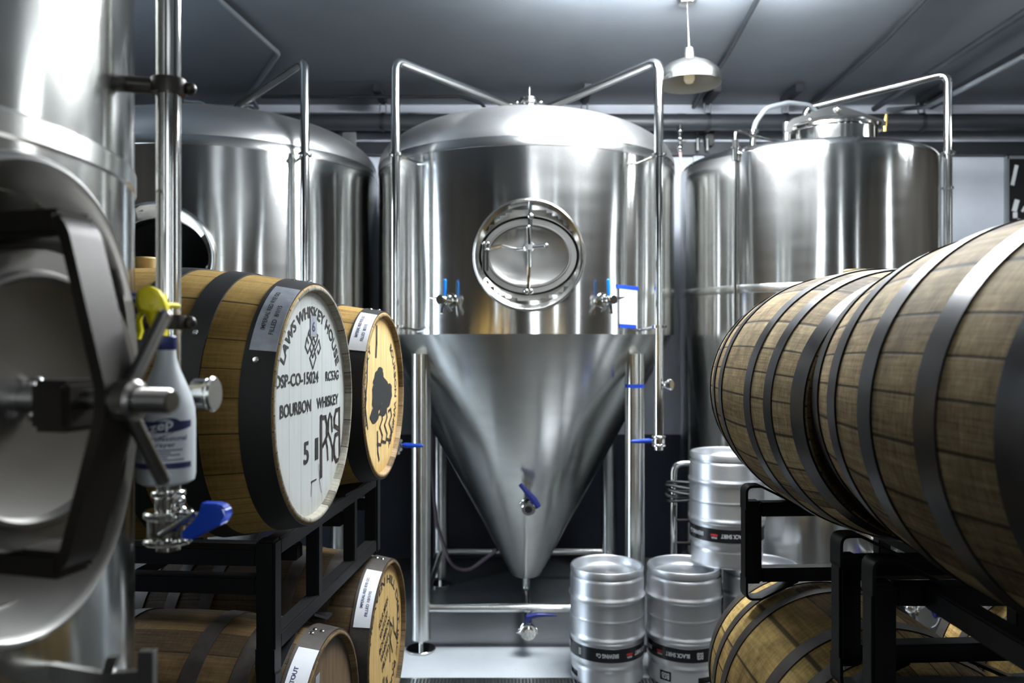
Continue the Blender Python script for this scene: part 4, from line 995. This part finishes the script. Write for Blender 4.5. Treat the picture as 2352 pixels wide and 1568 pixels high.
# ------------------------------------------------------------------ pipes and conduits on the back wall and ceiling
m = MB(); YP = 6.37; zp = zb(281, YP)
m.cyl((-3.38, YP, zp), (4.68, YP, zp), .066, 28)
for x in (-2.0, -.8, .6, 1.35, 2.6): m.lathe([(.064, -.03), (.069, -.03), (.069, .03), (.064, .03)], 28, Matrix.Translation((x, YP, zp)) @ XM)
tag(m.build('water_pipe', M['pipe_paint']), 'thick dark pipe running the whole width high along the back wall', 'pipe')
m = MB(); zp2 = zb(341, 6.55); m.box((.65, 6.562, zp2), (8.06, .07, .105), None, .006)
struct(m.build('trim_1', M['conduit_dark']))
for i, (px, tx) in enumerate(((880, 'black pipe hanger left of the central tank'), (1342, 'black pipe hanger above the central tank dome'), (1625, 'thin pipe hanger just right of the pendant lamp'), (1803, 'black pipe hanger above the round-lidded tank'), (2116, 'black pipe hanger left of the far right pipe bend'))):
    Yh = YP; x = (px - 1176) / FPX * Yh
    t = thing('pipe_hanger', tx, 'pipe hanger', (x, Yh, zp), group='hangers of the back wall pipe')
    MB().box((0, -.14, ZC - zp - .03), (.06, .36, .06), None, .005).build('ceiling_channel', M['conduit_dark'], t)
    for dx in (-.02, .02): MB().cyl((dx * 1.2, -.0, .072), (dx * 1.2, -.0, ZC - zp - .03), .006, 8).build('rod', M['grey_pipe'], t)
    MB().lathe([(.071, -.015), (.075, -.015), (.075, .015), (.071, .015), (.071, -.015)], 24, XM).build('clamp', M['conduit_dark'], t)
def conduit(label, pts, r, mat, fr=.12, name='conduit', cat='conduit'):
    return tag(MB().tube(fillet(pts, fr, 8), r, 12).build(name, M[mat]), label, cat)
zc = ZC - .022
conduit('light grey bent conduit on the ceiling above the left tank', [V(-1.69, 4.0, zc), V(-1.66, 4.56, zc), V(-1.57, 5.36, zc), V(-2.06, 6.25, zc), (-2.1, 6.57, zc - .01)], .017, 'grey_pipe', .15)
conduit('dark conduit on the ceiling just right of the pendant lamp', [(1.37, 4.0, zc), (1.385, 4.45, zc), (1.455, 5.35, zc), (1.50, 6.58, zc)], .016, 'conduit_dark')
conduit('dark conduit on the ceiling above the round-lidded tank', [(2.29, 4.0, zc), (2.33, 4.45, zc), (2.40, 5.1, zc), (2.46, 6.58, zc)], .016, 'conduit_dark')
conduit('long dark red-brown pipe along the ceiling near the right corner', [(2.85, 3.0, 3.62), (2.85, 6.27, 3.62)], .022, 'pipe_paint', name='ceiling_pipe', cat='pipe')
conduit('long black pipe along the ceiling, second from the right corner', [(3.3, 3.0, 3.65), (3.3, 6.27, 3.65)], .035, 'pipe_paint', name='ceiling_pipe', cat='pipe')
conduit('grey sloping pipe bending into the back wall at upper right', [P(2352, 130, 4.9), P(2220, 200, 5.3), P(2130, 245, 6.1), P(2040, 252, 6.56)], .018, 'grey_pipe', .3)
conduit('thin grey conduit along the top of the back wall, curved down behind the dome', [P(600, 222, 6.10), P(1060, 222, 6.10), P(1112, 240, 6.10), P(1116, 268, 6.10)], .013, 'conduit_dark')
# hose drop with fittings between centre and right tank
HD = thing('gas_drop', 'chrome gas fitting with a pink hose hanging between the central and right tanks', 'gas hose', P(1562, 300, 6.285))
m = MB(); m.cyl(P(1562, 285, 6.285), P(1562, 345, 6.285), .012, 12)
for yy, r in ((300, .022), (318, .026), (338, .024), (345, .018)): m.ball(P(1562, yy, 6.285), r)
m.cyl(P(1562, 322, 6.285), P(1575, 322, 6.285), .012, 10); m.build('fitting', M['chrome'], HD, world=True)
MB().tube(fillet([P(1562, 345, 6.285), P(1564, 375, 6.285), P(1578, 410, 6.285), P(1590, 470, 6.36)], .1), .011, 10).build('hose', M['pink'], HD, world=True)
RG = thing('gas_regulator', 'small black regulator with two chrome nipples on the back wall beam', 'regulator', P(1622, 325, 6.5))
m = MB(); m.box(P(1628, 322, 6.5), (.07, .09, .10), None, .01); m.cyl(P(1600, 305, 6.5), P(1640, 305, 6.5), .02, 12); m.build('body', M['rubber'], RG, world=True)
for px in (1603, 1625): MB().cyl(P(px, 318, 6.46), P(px, 345, 6.46), .014, 10).build('nipple', M['chrome'], RG, world=True)
o = MB().box(P(1605, 372, 6.583), (.09, .03, .12), None, .006).build('outlet_box', M['grey_pipe']); tag(o, 'small grey outlet box on the back wall left of the right tank', 'outlet box')
# poster at the far right
p = P(2312, 362, 6.58); PW, PH = .62, .95
PO = thing('framed_poster', 'black framed black-and-white poster on the back wall at the right edge', 'poster', (p.x + PW / 2, 6.58, p.z - PH / 2))
m = MB()
for s_ in (-1, 1): m.box((s_ * PW / 2, 0, 0), (.025, .03, PH + .025)); m.box((0, 0, s_ * PH / 2), (PW, .03, .025))
m.build('frame', M['grey_pipe'], PO, smooth=False)
MB().box((0, .006, 0), (PW, .01, PH)).build('print', M['band'], PO, smooth=False)
m = MB()
for (x, z, w, h, a) in ((-.245, .33, .03, .17, 12), (-.235, .08, .04, .10, 15), (-.24, .0, .035, .05, 0), (-.20, -.06, .05, .05, 20), (-.17, .05, .02, .05, 30), (-.1, .1, .10, .32, 0), (-.24, -.13, .05, .05, 8), (.1, .15, .12, .1, 30), (.15, -.2, .2, .15, -10)):
    m.box((x, -.0005, z), (w, .003, h), Matrix.Rotation(R_(a), 3, 'Y'))
m.build('print_pattern', M['white_ink'], PO, smooth=False)
# drain grate in front of the tanks
m = MB(); GX0, GX1, GY0, GY1 = -.75, 2.4, 4.02, 4.225
DG = thing('drain_grate', 'long metal trench drain grate on the floor under the kegs', 'drain grate', (.8, 4.12, 0))
m.box(((GX0 + GX1) / 2, GY0, .002), (GX1 - GX0, .016, .004)); m.box(((GX0 + GX1) / 2, GY1, .002), (GX1 - GX0, .016, .004))
n_ = 170
for i in range(n_ + 1): m.box((GX0 + (GX1 - GX0) * i / n_, (GY0 + GY1) / 2, .0025), (.009, GY1 - GY0, .005))
m.build('bars', M['chrome_soft'], DG, smooth=False, world=True)
MB().box(((GX0 + GX1) / 2, (GY0 + GY1) / 2, .0007), (GX1 - GX0, GY1 - GY0, .0012)).build('channel', M['dark_void'], DG, smooth=False, world=True)
